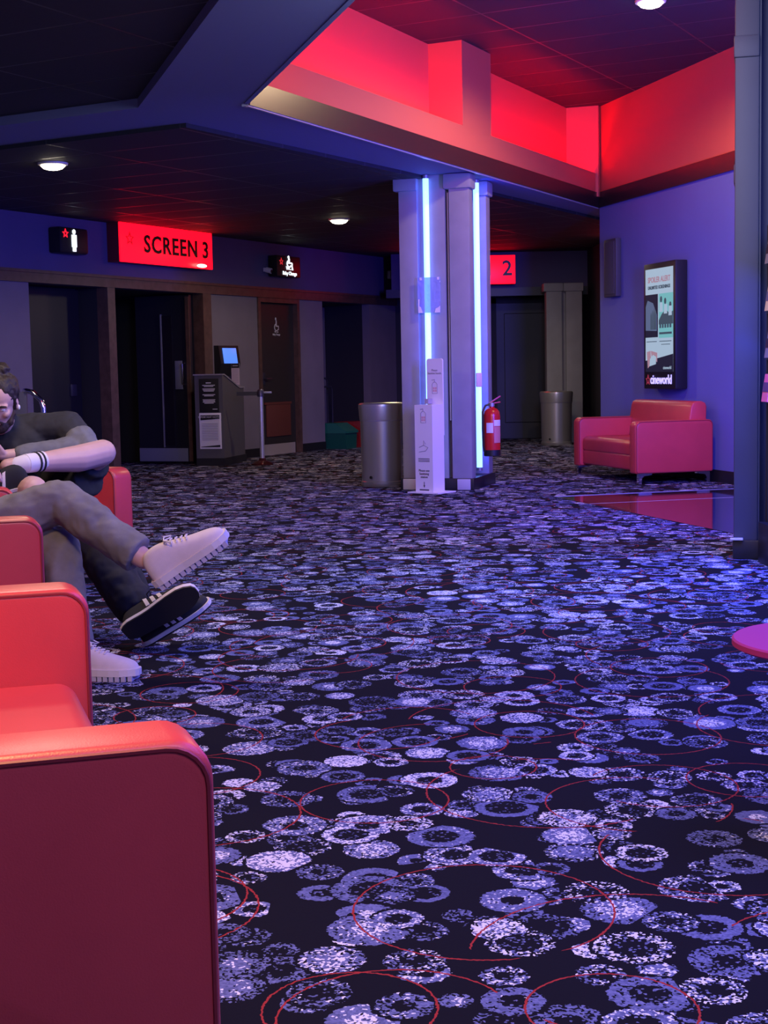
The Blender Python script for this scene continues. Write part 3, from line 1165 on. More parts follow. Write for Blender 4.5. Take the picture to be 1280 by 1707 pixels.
t = thing('leaflet_stand', 'small upright printed card standing on the podium desk', 'sign', mw @ Vector((0.235, 0.70, 0.918)), pr)
mb = MB()
mb.bx(0, 0.105, -0.01, 0.06, 0, 0.008)
mb.bx(0, 0.105, 0, 0.006, 0, 0.28)
mb.build('holder', mat('clear_grey_acrylic', (0.3, 0.28, 0.32), 0.2), t, False)
mb = MB()
mb.bx(0.004, 0.101, -0.003, 0, 0.02, 0.22)
mb.build('sheet', mat('pinkish_paper', (0.52, 0.42, 0.48), 0.7), t, False)
mb = MB()
mb.bx(0.004, 0.101, -0.003, 0, 0.225, 0.278)
mb.build('header_band', BLACKM, t, False)
mb = MB()
for k in range(9):
    mb.bx(0.015, 0.09, -0.005, -0.002, 0.20 - 0.019 * k, 0.206 - 0.019 * k)
mb.bx(0.02, 0.085, -0.005, -0.002, 0.245, 0.257)
mb.build('printed_lines', PRINT, t, False)

# barrier post
t = thing('barrier_post', 'slim chrome barrier post with dark round base beside the podium', 'barrier post', (-1.415, 17.24, 0), 0)
mb = MB()
mb.lathe([(0.13, 0), (0.13, 0.015), (0.10, 0.035), (0.045, 0.055), (0.035, 0.08)], n=28)
mb.build('base', mat('dark_red_brown_base', (0.10, 0.025, 0.025), 0.15, metal=0.5), t)
mb = MB()
mb.lathe([(0.028, 0.06), (0.028, 0.84)], n=20)
mb.build('pole', mat('bright_chrome_pole', (0.9, 0.9, 0.95), 0.25, metal=0.75), t)
mb = MB()
mb.lathe([(0.04, 0.80), (0.04, 0.87), (0.03, 0.885)], n=20)
mb.build('head', mat('dark_steel', (0.10, 0.10, 0.16), 0.35, metal=0.7), t)
mb = MB()
mb.bx(-0.28, -0.03, -0.002, 0.002, 0.815, 0.86)
mb.build('belt', BLACK, t, False)
mb = MB()
mb.bx(0.03, 0.13, -0.015, 0.015, 0.835, 0.86, 0.005)
mb.build('belt_clip', mat('blue_steel_plate', (0.30, 0.32, 0.42), 0.4), t)

# things in the far recess
t = thing('storage_bin', 'dark green plastic bin with sloped lid on the floor by the recess', 'bin', lw(1.60, -0.20), LROT)
mb = MB()
mb.prism([(0.03, 0), (0.0, 0.22), (0.33, 0.22), (0.31, 0.0)], -0.1, 0.28, 'y')
mb.build('body', GREENP, t, False)
mb = MB()
mb.prism([(-0.12, 0.22), (-0.12, 0.25), (0.06, 0.36), (0.30, 0.36), (0.30, 0.22)], -0.01, 0.34, 'x')
mb.build('lid', mat('sheen_green_lid', (0.02, 0.16, 0.11), 0.25), t, False)
t = thing('storage_bin', 'red plastic bin half hidden behind the metal litter bin', 'bin', lw(2.06, -0.16), LROT)
mb = MB()
mb.prism([(0.03, 0), (0.0, 0.24), (0.40, 0.24), (0.37, 0.0)], -0.1, 0.28, 'y')
mb.build('body', REDP, t, False)
mb = MB()
mb.prism([(-0.12, 0.24), (-0.12, 0.27), (0.06, 0.36), (0.30, 0.36), (0.30, 0.24)], -0.01, 0.41, 'x')
mb.build('lid', REDP, t, False)
t = tag(MB().bx(0, 0.34, 0, 0.03, 0, 1.12, 0.004).build('folded_board', BLACKM), 'tall black folded board leaning in the far recess', 'board')
t.location = lw(1.62, 0.3)
t.rotation_euler = (0, 0, LROT)
t = thing('hand_trolley', 'dark tube framed hand trolley in the far recess above the red bin', 'trolley', lw(2.02, 0.30), LROT)
for x0, dy, h in ((0.0, 0, 0.86), (0.14, 0.16, 0.98)):
    mb = MB()
    pts = [(x0, dy, 0.05), (x0, dy, h - 0.05), (x0 + 0.03, dy, h), (x0 + 0.25, dy, h), (x0 + 0.28, dy, h - 0.05), (x0 + 0.28, dy, 0.05)]
    mb.tube(pts, 0.013, 8)
    mb.build('handle_frame', mat('dark_steel', (0.10, 0.10, 0.16), 0.35, metal=0.7), t)
mb = MB()
mb.bx(-0.02, 0.44, -0.1, 0.2, 0.05, 0.09, 0.01)
mb.build('deck', BLACK, t)
for x in (0.0, 0.42):
    for y in (-0.06, 0.16):
        mb = MB()
        mb.lathe([(0.035, -0.015), (0.035, 0.015)], n=14)
        w_ = mb.build('wheel', BLACK, t)
        w_.rotation_euler = (PI / 2, 0, 0)
        w_.location = (x, y, 0.035)

# rail behind the seated man
t = thing('hand_rail', 'chrome tube rail with grey panel behind the seated man', 'rail', (-3.12, 13.2, 0), 0)
mb = MB()
mb.tube([(0.09, 0, 0), (0.09, 0, 0.80), (0.07, 0, 0.87), (-0.01, 0, 0.945), (-0.06, 0, 0.955), (-0.08, 0.02, 0.955)], 0.024, 12)
mb.build('tube', CHROME, t)
mb = MB()
mb.bx(-0.40, -0.06, 0.0, 0.04, 0.02, 0.945, 0.004)
mb.build('panel', PODIUM, t)


# ------------------------------------------------------------------ litter bins
def bin_(loc, r, h, label):
    t = thing('litter_bin', label, 'bin', loc, 0, 'pewter litter bins')
    mb = MB()
    mb.lathe([(r * 0.93, 0), (r * 0.95, 0.012), (r * 0.95, 0.045), (r * 0.92, 0.05), (r * 0.96, h * 0.79)], n=48)
    mb.build('body', PEWTER, t)
    mb = MB()
    mb.lathe([(r * 0.95, h * 0.795), (r * 0.985, h * 0.80), (r * 1.03, h * 0.95), (r * 1.02, h * 0.985), (r * 0.96, h), (r * 0.80, h * 0.985), (r * 0.74, h * 0.95), (r * 0.70, h * 0.82), (0.01, h * 0.81)], n=48, capb=False)
    mb.build('lid', PEWTER, t)
    mb = MB()
    mb.lathe([(r * 0.965, h * 0.785), (r * 0.975, h * 0.79), (r * 0.975, h * 0.797), (r * 0.96, h * 0.80)], n=48, capb=False, capt=False)
    mb.build('groove_ring', STEEL, t)
    mb = MB()
    mb.tube([(-r * 0.5, -r * 0.80, 0.09), (-r * 0.52, -r * 0.84, 0.09)], 0.014, 10)
    mb.build('lock', BLACK, t)
    return t


bin_((-0.01, 13.76, 0), 0.205, 0.775, 'round pewter litter bin left of the lit column')
bin_((2.42, 20.45, 0), 0.225, 0.745, 'round pewter litter bin at the far column near the right sofa')

# ------------------------------------------------------------------ sanitiser stand
sr = math.radians(-38)
t = thing('sanitiser_stand', 'white cardboard hand sanitiser stand in front of the blue lit column', 'stand', (0.41, 12.86, 0), sr)
mb = MB()
mb.bx(-0.095, 0.095, -0.085, 0.085, 0.01, 0.77)
mb.build('box', WHITE, t, False)
mb = MB()
mb.bx(-0.16, 0.17, -0.12, 0.15, 0.0, 0.01)
mb.build('base_plate', WHITE, t, False)
mb = MB()
mb.prism([(-0.08, 0.5), (0.09, 0.5)] + [(0.09 - 0.02 + 0.02 * math.cos(a), 1.15 + 0.02 * math.sin(a)) for a in (0, .8, PI / 2)] + [(-0.08 + 0.02 - 0.02 * math.sin(a), 1.15 + 0.02 * math.cos(a)) for a in (0, .8, PI / 2)], 0.085, 0.10, 'y')
mb.build('header_board', WHITE, t, False)
def bottle_icon(mb, cx, cz, k, y):
    mb.tube([(cx - .03 * k, y, cz - .05 * k), (cx - .03 * k, y, cz + .04 * k), (cx - .012 * k, y, cz + .06 * k), (cx + .012 * k, y, cz + .06 * k), (cx + .03 * k, y, cz + .04 * k), (cx + .03 * k, y, cz - .05 * k), (cx - .03 * k, y, cz - .05 * k)], 0.0025, 6)
    mb.tube([(cx, y, cz + .06 * k), (cx, y, cz + .085 * k), (cx - .035 * k, y, cz + .08 * k)], 0.003, 6)


mb = MB()
bottle_icon(mb, 0.005, 0.91, 0.9, 0.084)
mb.build('bottle_drawing', PRINT, t)
mb = MB()
bottle_icon(mb, 0.0, 0.66, 0.9, -0.0855)
mb.build('bottle_drawing', PRINT, t)
mb = MB()
mb.tube([(-0.05, -0.0855, 0.40), (0.0, -0.0855, 0.42), (0.045, -0.0855, 0.40), (0.02, -0.0855, 0.37), (-0.05, -0.0855, 0.36)], 0.003, 6)
mb.tube([(0.0, -0.0855, 0.42), (0.0, -0.0855, 0.46), (0.02, -0.0855, 0.43)], 0.0025, 6)
mb.build('hand_drawing', PRINT, t)
for cz, y, cx in ((0.90, 0.0845, 0.005), (0.65, -0.0855, 0.0)):
    mb = MB()
    for dx in (-0.011, 0.011):
        for dz in (-0.011, 0.011):
            mb.bx(cx + dx - 0.009, cx + dx + 0.009, y - 0.001, y + 0.001, cz + dz - 0.009, cz + dz + 0.009)
    mb.build('bottle_label_drawing', PINKP, t, False)
text('heading', 'Please\nSanitise hands', 0.026, (0.005, 0.083, 1.06), t, PRINT, 'CENTER', 0.001)
text('footing', 'Please use\nSanitising\nstation', 0.028, (0.0, -0.0865, 0.19), t, PRINTD, 'CENTER', 0.001)
mb = MB()
mb.bx(-0.002, 0.002, -0.088, -0.085, 0.06, 0.10)
mb.prism([(-0.008, 0.07), (0.008, 0.07), (0, 0.05)], -0.088, -0.085, 'y')
mb.bx(-0.05, 0.05, -0.088, -0.085, 0.025, 0.035)
for k in range(3):
    mb.bx(-0.06, 0.06, -0.0865, -0.085, 0.30 - k * 0.012, 0.305 - k * 0.012)
mb.build('arrow_drawing', PRINTD, t, False)
mb = MB()
mb.bx(-0.06, -0.02, 0.02, 0.08, 0.775, 0.82, 0.004)
mb.build('dispenser', mat('grey_plastic', (0.35, 0.33, 0.40), 0.4), t)

# plastic sleeve hung on the column
t = thing('plastic_sleeve', 'clear plastic document sleeve hung over the left blue tube', 'sleeve', (0.435, 13.105, 1.575), COLR)
mb = MB()
mb.bx(-0.105, 0.105, -0.002, 0.002, 0, 0.31)
mb.build('pocket', SLEEVE, t, False)
mb = MB()
mb = None
for x in (-0.085, 0.075):
    MB().bx(x, x + 0.02, -0.004, 0.003, 0.285, 0.31, 0.002).build('tape_tab', WHITE, t, False)
MB().prism([(-0.10, 0.0), (-0.06, 0.0), (-0.075, 0.05), (-0.09, 0.06), (-0.088, 0.12), (-0.10, 0.12)], -0.004, -0.002, 'y').build('white_patch', WHITE, t, False)  # plain white patch at the pocket's lower left
MB().prism([(0.05, 0.0), (0.10, 0.0), (0.10, 0.06), (0.085, 0.045), (0.06, 0.035)], -0.004, -0.002, 'y').build('white_patch', WHITE, t, False)  # plain white patch at the pocket's lower right

# fire extinguisher on the column
t = thing('fire_extinguisher', 'red fire extinguisher with white labels hung on the lit column', 'fire extinguisher', (0.985, 13.22, 0.29), math.radians(10))
mb = MB()
mb.lathe([(0.055, 0.03), (0.074, 0.05), (0.075, 0.36), (0.068, 0.40), (0.045, 0.425), (0.022, 0.435), (0.02, 0.45)], n=32)
mb.build('cylinder', EXTR, t)
mb = MB()
mb.lathe([(0.072, 0.0), (0.076, 0.005), (0.076, 0.055), (0.07, 0.06)], n=32)
mb.build('base_ring', BLACK, t)
def label_patch(mb, a0, a1, z0, z1, r):
    n = 8
    lo = [(r * math.sin(a0 + (a1 - a0) * k / n), -r * math.cos(a0 + (a1 - a0) * k / n)) for k in range(n + 1)]
    mb.prism(lo + [(x * 0.985, y * 0.985) for x, y in lo[::-1]], z0, z1)


mb = MB()
label_patch(mb, -0.95, -0.1, 0.21, 0.30, 0.0765)
label_patch(mb, 0.0, 1.05, 0.27, 0.325, 0.0765)
mb.build('white_label', PAPER, t, False)
mb = MB()
label_patch(mb, 0.0, 1.05, 0.12, 0.265, 0.0765)
mb.build('instruction_label', mat('pinkish_red_label', (0.60, 0.22, 0.25), 0.5), t, False)
mb = MB()
mb.lathe([(0.025, 0.445), (0.025, 0.475), (0.015, 0.48)], n=16)
mb.build('valve', STEEL, t)
mb = MB()
mb.box((0.03, 0, 0.505), (0.12, 0.02, 0.012), Quaternion((0, 1, 0), -0.55), 0.003)
mb.box((0.03, 0, 0.475), (0.10, 0.02, 0.010), Quaternion((0, 1, 0), -0.15), 0.003)
mb.build('lever', mat('red_lever', (0.5, 0.05, 0.08), 0.3), t)
mb = MB()
mb.tube([(-0.02, 0, 0.465), (-0.06, -0.01, 0.455), (-0.088, -0.015, 0.40), (-0.09, -0.02, 0.25), (-0.086, -0.02, 0.10), (-0.075, -0.02, 0.04)], 0.010, 8)
mb.build('hose', BLACK, t)
t = tag(MB().box((0, 0, 0), (0.055, 0.02, 0.125), None, 0.008).build('call_point', mat('white_pink_plastic', (0.75, 0.6, 0.68), 0.4)), 'small white call point on the column above the fire extinguisher', 'switch')
t.location = (0.868, 13.13, 0.975)
t.rotation_euler = (0, 0, math.radians(20))

# ------------------------------------------------------------------ right wall: loudspeaker and digital poster
u0, u1 = 0.268, 0.575
t = thing('wall_loudspeaker', 'tall narrow dark loudspeaker panel on the lilac wall left of the poster', 'loudspeaker', rw(u0, 0, 1.80), RROT)
w_ = u1 - u0
mb = MB()
mb.bx(0, w_, -0.06, 0, 0, 0.60, 0.008)
mb.build('cabinet', mat('dark_slate_plastic', (0.05, 0.05, 0.07), 0.6), t)
mb = MB()
mb.bx(0.03, w_ - 0.03, -0.066, -0.058, 0.03, 0.57, 0.004)
mb.build('grille', mat('dark_grille_cloth', (0.07, 0.07, 0.09), 0.9, bump=0.5, bscale=400), t)


PW, PH, PD = 0.70, 1.215, 0.125
t = thing('digital_poster', 'tall black framed digital film poster on the lilac wall above the red sofa', 'screen', rw(1.40, 0, 0.845), RROT)
mb = MB()
mb.bx(0, PW, -PD, 0, 0, PH, 0.012)
mb.build('frame', BLACK, t)
fy = -PD - 0.001
def panel(name, m, x0, x1, z0, z1, lay=1, par=None):
    mb = MB()
    mb.bx(x0, x1, fy - 0.0012 * lay, fy, z0, z1)
    return mb.build(name, m, par or t, False)


sx0, sx1 = 0.045, 0.655
sc = panel('display', SCRW, sx0, sx1, 0.165, 1.16)
mb = MB()
mb.prism([(sx0, 0.165), (sx1, 0.165), (sx1, 0.335), (sx0 + 0.30, 0.30), (sx0, 0.275)], fy - 0.0025, fy, 'y')
mb.build('dark_footer', SCRD, sc, False)
pa = panel('left_film_picture', SCRD, sx0, 0.325, 0.50, 0.915, 2, sc)
mb = MB()
mb.prism([(sx0 + .01, 0.57), (0.30, 0.56), (0.30, 0.72), (0.22, 0.83), (0.10, 0.86), (sx0 + .01, 0.80)], fy - 0.004, fy, 'y')
mb.build('pale_scene', SCRB, pa, False)
mb = MB()
for x, h in ((0.18, 0.17), (0.215, 0.19), (0.25, 0.21), (0.28, 0.18)):
    mb.prism([(x - 0.014, 0.575), (x + 0.014, 0.575), (x + 0.012, 0.575 + h * .8), (x, 0.575 + h), (x - 0.012, 0.575 + h * .8)], fy - 0.005, fy, 'y')
mb.build('dark_figures', SCRT, pa, False)
pb = panel('right_film_picture', CYANP, 0.345, sx1, 0.49, 0.915, 2, sc)
mb = MB()
mb.prism([(0.35, 0.62), (sx1, 0.62), (sx1, 0.74), (0.58, 0.72), (0.50, 0.76), (0.42, 0.72), (0.35, 0.66)], fy - 0.005, fy, 'y')
for x, h in ((0.40, 0.86), (0.49, 0.84), (0.60, 0.80)):
    mb.prism([(x + 0.022 * math.cos(a), h + 0.03 * math.sin(a)) for a in [k * PI / 6 for k in range(12)]], fy - 0.005, fy, 'y')
mb.build('dark_figures', SCRT, pb, False)
mb = MB()
for x, h in ((0.40, 0.74), (0.50, 0.72), (0.60, 0.70)):
    mb.prism([(x - .035, h), (x + .035, h), (x + .028, h + 0.09), (x - .028, h + 0.09)], fy - 0.006, fy, 'y')
mb.build('pale_figures', SCRW, pb, False)
mb = MB()
for k in range(5):
    mb.bx(0.365 + k * 0.055, 0.40 + k * 0.055, fy - 0.005, fy, 0.585, 0.625)
mb.bx(0.36, 0.63, fy - 0.005, fy, 0.525, 0.545)
mb.build('title_bars', SCRT, pb, False)
text('headline', 'SPOILER ALERT', 0.073, (0.35, fy - 0.003, 1.03), sc, SCRP, 'CENTER', 0.001, sx=1.0, bold=0.002)
text('subheading', 'UNLIMITED SCREENINGS', 0.044, (0.35, fy - 0.003, 0.965), sc, SCRT, 'CENTER', 0.001, bold=0.0015)
mb = MB()
mb.bx(0.07, 0.30, fy - 0.003, fy, 0.455, 0.462)
mb.bx(0.36, 0.62, fy - 0.003, fy, 0.455, 0.462)
mb.bx(0.40, 0.59, fy - 0.003, fy, 0.425, 0.431)
mb.build('small_print', SCRT, sc, False)
mb = MB()
mb.prism([(0.08, 0.36), (0.16, 0.37), (0.17, 0.24), (0.10, 0.20)], fy - 0.004, fy, 'y')
mb.prism([(0.17, 0.37), (0.31, 0.35), (0.31, 0.26), (0.19, 0.30)], fy - 0.004, fy, 'y')
mb.build('phone_picture', SCRP, sc, False)
mb = MB()
mb.prism([(0.14, 0.22), (0.28, 0.24), (0.29, 0.31), (0.22, 0.33), (0.15, 0.29)], fy - 0.005, fy, 'y')
mb.build('ticket_picture', SCRW, sc, False)
text('small_logo', 'cineworld', 0.045, (0.53, fy - 0.003, 0.19), sc, SCRW, 'CENTER', 0.001)
mb = MB()
star_outline(mb, 0.10, 0.085, 0.055, fy - 0.004, fy, 0.35)
mb.build('star_emblem', mat('dim_red_star_lit', (0.3, 0.02, 0.03), 0.4, emit=(0.25, 0.03, 0.06), estr=0.8), t)
text('lettering', 'cineworld', 0.125, (0.155, fy - 0.003, 0.05), t, LOGOLIT, 'LEFT', 0.002, sx=0.94, bold=0.002)


# ------------------------------------------------------------------ red leather sofas
def rrect(y0, y1, z0, z1, r, corners, n=5):
    """rounded outline in (y,z); corners = radii scale for (y0z0, y1z0, y1z1, y0z1)"""
    pts = []
    for (cy, cz, a0), k in zip(((y0, z0, PI), (y1, z0, 1.5 * PI), (y1, z1, 0), (y0, z1, .5 * PI)), corners):
        rr = r * k
        if rr < 1e-4:
            pts.append((cy, cz))
            continue
        sy = 1 if cy == y0 else -1
        sz = 1 if cz == z0 else -1
        for i in range(n + 1):
            a = a0 + PI / 2 * i / n
            pts.append((cy + sy * rr + rr * math.cos(a), cz + sz * rr + rr * math.sin(a)))
    return pts


def pad(outline, x0, x1, e, axis='x', seg=3):
    """outline extruded along x with softly rolled edges of radius e"""
    mb = MB()
    cy = sum(p[0] for p in outline) / len(outline)
    cz = sum(p[1] for p in outline) / len(outline)
    hy = max(abs(p[0] - cy) for p in outline)
    hz = max(abs(p[1] - cz) for p in outline)
    rings = []
    st = [PI / 2 * k / seg for k in range(seg + 1)]
    for x, a in [(x0 + e - e * math.sin(PI / 2 - a), a) for a in st] + [(x1 - e + e * math.sin(a), PI / 2 - a) for a in st]:
        ins = e * (1 - math.sin(a)) if True else 0
        fy_, fz_ = (hy - ins) / hy, (hz - ins) / hz
        rings.append([(x, cy + (p[0] - cy) * fy_, cz + (p[1] - cz) * fz_) for p in outline])
    mb.loft(rings)
    return mb


def make_sofa(label, corner, facing, W_, Dp, H_, near, group=None, backh=0.74):
    """corner = outer front corner on the ground; near = -1/+1 the local x side of that corner"""
    f = Vector(facing).normalized()
    rz = math.atan2(f.x, -f.y)
    ax = Vector((math.cos(rz), math.sin(rz)))
    c = Vector(corner) - ax * near * W_ / 2 - f * Dp / 2
    t = thing('sofa', label, 'sofa', (c.x, c.y, 0), rz, group)
    y0, y1 = -Dp / 2, Dp / 2
    AT = 0.145
    for sgn in (-1, 1):
        o = rrect(y0, y1, 0.10, H_, 0.055, (0.3, 0.3, 0.8, 1.0), 6)
        xa, xb = (-W_ / 2, -W_ / 2 + AT) if sgn < 0 else (W_ / 2 - AT, W_ / 2)
        a = pad(o, xa, xb, 0.018).build('arm', LEATH, t, True, 50)
        for x in (xa + 0.003, xb - 0.003):
            mb = MB()
            ins = [(p[0] * (1 - 0.009 / (Dp / 2)), 0.34 + (p[1] - 0.34) * (1 - 0.009 / 0.24)) for p in o]
            mb.tube([(x, p[0], p[1]) for p in ins + ins[:1]], 0.0042, 6)
            mb.build('piping', SEAM, a)
    mb = pad(rrect(y0 + 0.04, y1 - 0.05, 0.12, 0.262, 0.02, (1, 1, 1, 1)), -W_ / 2 + AT, W_ / 2 - AT, 0.004)
    mb.build('base', LEATH, t, True, 50)
    mb = pad(rrect(y0 + 0.035, y1 - 0.2, 0.25, 0.395, 0.05, (0.5, 0.5, 0.8, 1.0), 6), -W_ / 2 + AT + 0.002, W_ / 2 - AT - 0.002, 0.03)
    mb.build('seat_cushion', LEATH, t, True, 50)
    ob = [(y1 - 0.23, 0.40), (y1 - 0.03, 0.40), (y1 - 0.02, backh - 0.05), (y1 - 0.035, backh - 0.015), (y1 - 0.07, backh), (y1 - 0.13, backh), (y1 - 0.165, backh - 0.015), (y1 - 0.18, backh - 0.05)]
    pad(ob, -W_ / 2 + AT - 0.06, W_ / 2 - AT + 0.06, 0.02).build('back_cushion', LEATH, t, True, 50)
    mb = MB()
    mb.bx(-W_ / 2 + AT, W_ / 2 - AT, y1 - 0.06, y1, 0.12, H_ - 0.02, 0.01)
    mb.build('back_panel', LEATH, t)
    for sx in (-1, 1):
        for sy in (-1, 1):
            lx = sx * (W_ / 2 - 0.03)
            ly = (y0 + 0.03) if sy < 0 else (y1 - 0.03)
            mb = MB()
            mb.prism([(0, 0), (0.03, 0), (0.032, 0.055), (0.05, 0.078), (0.13, 0.088), (0.13, 0.102), (0, 0.102)], -0.02, 0.02, 'x')
            lg = mb.build('leg', CHROME, t, True, 30)
            lg.location = (lx, ly, 0)
            lg.rotation_euler = (0, 0, 0 if sy < 0 else PI)
    return t


ROWF = (0.9537, 0.3007)
ROWW = Vector((-0.3007, 0.9537))
SOFAS = 'red leather sofas along the left side'
N1 = Vector((-0.226, 1.872))
make_sofa('nearest red leather sofa at the bottom left with its arm filling the corner', N1, ROWF, 1.60, 0.80, 0.600, -1, SOFAS)
N2 = Vector((-1.150, 4.93))
make_sofa('middle red leather sofa where the person with cream shoes sits', N2, ROWF, 1.60, 0.80, 0.600, -1, SOFAS)
F3 = Vector((0.87, -0.49)).normalized()
W3 = Vector((-F3.y, F3.x))
N3 = Vector((-1.335, 7.80)) - W3 * 1.5
make_sofa('farthest left red leather sofa, where the bearded man sits', N3, F3, 1.50, 0.80, 0.59, -1, SOFAS)
make_sofa('red leather sofa against the lilac wall under the digital poster', (2.275, 13.2), (-0.967, -0.254), 1.48, 0.765, 0.575, 1)

# ------------------------------------------------------------------ shoes
UP = [(0.0, 0.020, 0.050), (0.010, 0.030, 0.085), (0.03, 0.036, 0.100), (0.06, 0.037, 0.104), (0.09, 0.037, 0.100), (0.12, 0.039, 0.088),
      (0.16, 0.044, 0.070), (0.20, 0.047, 0.056), (0.24, 0.046, 0.046), (0.268, 0.038, 0.037), (0.285, 0.024, 0.027), (0.293, 0.008, 0.014)]


def prof(x):
    for a, b in zip(UP, UP[1:]):
        if a[0] <= x <= b[0]:
            k = (x - a[0]) / (b[0] - a[0])
            return a[1] + (b[1] - a[1]) * k, a[2] + (b[2] - a[2]) * k
    return UP[-1][1:]


def make_shoe(parent, M4, um, sm, treads, stripes, label=None, side=1):
    rings = []
    n = 18
    for x, w, h in UP:
        r = []
        for k in range(n):
            a = 2 * PI * k / n
            ca, sa = math.cos(a), math.sin(a)
            yv = w * math.copysign(abs(ca) ** 0.85, ca)
            zv = h * (max(sa, 0) ** 0.9) if sa > 0 else -0.006
            r.append((x, yv + side * 0.006 * math.sin(x / 0.293 * PI), zv))
        rings.append(r)
    mb = MB().loft(rings)
    u = mb.build('shoe', um, parent, True, 60)
    evaluated(u, [('SUBSURF', dict(levels=1, render_levels=1))])
    u.matrix_local = M4
    if label:
        u['label'] = label
    # sole
    out = []
    for x, w, h in UP:
        out.append((x + (0.006 if x > 0.28 else 0) - (0.006 if x < 0.005 else 0), w + 0.005 + side * 0.006 * math.sin(x / 0.293 * PI)))
    for x, w, h in UP[::-1]:
        out.append((x + (0.006 if x > 0.28 else 0) - (0.006 if x < 0.005 else 0), -w - 0.005 + side * 0.006 * math.sin(x / 0.293 * PI)))
    mb = MB()
    mb.prism(out, -0.016 if treads else -0.012, 0.008 if treads else 0.003)
    s_ = mb.build('sole', sm, u, False)
    if treads:
        mb = MB()
        for k in range(13):
            x = 0.012 + k * 0.0215
            w, h = prof(min(x, 0.29))
            w += 0.004
            yo = side * 0.006 * math.sin(x / 0.293 * PI)
            for sy in (-1, 1):
                mb.prism([(x - 0.0085, yo), (x + 0.0085, yo), (x + 0.0075 + 0.004, yo + sy * w), (x - 0.0085 + 0.004, yo + sy * w)], -0.034, -0.014)
        mb.build('tread', SOLEG, s_, False)
    else:
        mb = MB()
        mb.prism([(0.147 + (x - 0.147) * 0.99, y * 0.975) for x, y in out], -0.018, -0.011)
        mb.build('outsole', BLKSOLE, s_, False)
    if stripes:
        for sy in (-1, 1):
            for k in range(3):
                mb = MB()
                x0 = 0.105 + 0.028 * k
                lo, hi = [], []
                for i in range(7):
                    tt = i / 6
                    a = 0.10 + tt * 0.95
                    for lst, dx in ((lo, 0), (hi, 0.015)):
                        x = x0 + dx + 0.020 * (1 - tt) - 0.012
                        w, h = prof(x)
                        lst.append(Vector((x, sy * (w * math.cos(a) ** 0.85 + 0.0022) + side * 0.006 * math.sin(x / 0.293 * PI), h * math.sin(a) ** 0.9 + 0.001)))
                for i in range(6):
                    vs = [mb.bm.verts.new(v) for v in (lo[i], hi[i], hi[i + 1], lo[i + 1])]
                    mb._f(vs)
                o = mb.build('stripe', STRIPE, u)
                evaluated(o, [('SOLIDIFY', dict(thickness=0.002))])
    mb = MB()
    for k in range(5):
        x = 0.112 + 0.016 * k
        w, h = prof(x)
        pts = []
        for i in range(7):
            a = PI / 2 + (i - 3) * 0.17
            pts.append((x + (0.006 if i % 2 else 0), w * math.cos(a) + side * 0.006 * math.sin(x / 0.293 * PI), h * math.sin(a) ** 0.9 + 0.003))
        mb.tube(pts, 0.0026, 6)
    for sy in (-1, 1):
        mb.tube([(0.11, 0.0, 0.097), (0.115, sy * 0.02, 0.102), (0.135, sy * 0.035, 0.088), (0.13, sy * 0.02, 0.088), (0.113, 0, 0.097)], 0.0024, 6)
    mb.build('lace', STRIPE if not stripes else BLKSH, u)
    return u


def frame4(origin, xdir, zdir):
    x = Vector(xdir).normalized()
    z = Vector(zdir)
    z = (z - x * z.dot(x)).normalized()
    y = z.cross(x)
    m = Matrix((x, y, z)).transposed().to_4x4()
    m.translation = origin
    return m


# ------------------------------------------------------------------ bodies
TEX = {}


def cloud(name, size):
    if name not in TEX:
        tx = bpy.data.textures.new(name, 'CLOUDS')
        tx.noise_scale = size
        tx.noise_depth = 2
        TEX[name] = tx
    return TEX[name]


def skinned(mb, name, m, parent, vox=0.008, folds=0.0, fsize=0.09, smooth=4):
    o = mb.build(name, m, parent)
    mods = [('REMESH', dict(mode='VOXEL', voxel_size=vox, use_smooth_shade=True)), ('SMOOTH', dict(factor=0.5, iterations=smooth))]
    if folds:
        mods.append(('DISPLACE', dict(texture=cloud('fold%g' % fsize, fsize), strength=folds, mid_level=0.5, texture_coords='LOCAL')))
        mods.append(('SMOOTH', dict(factor=0.5, iterations=2)))
    evaluated(o, mods)
    return o


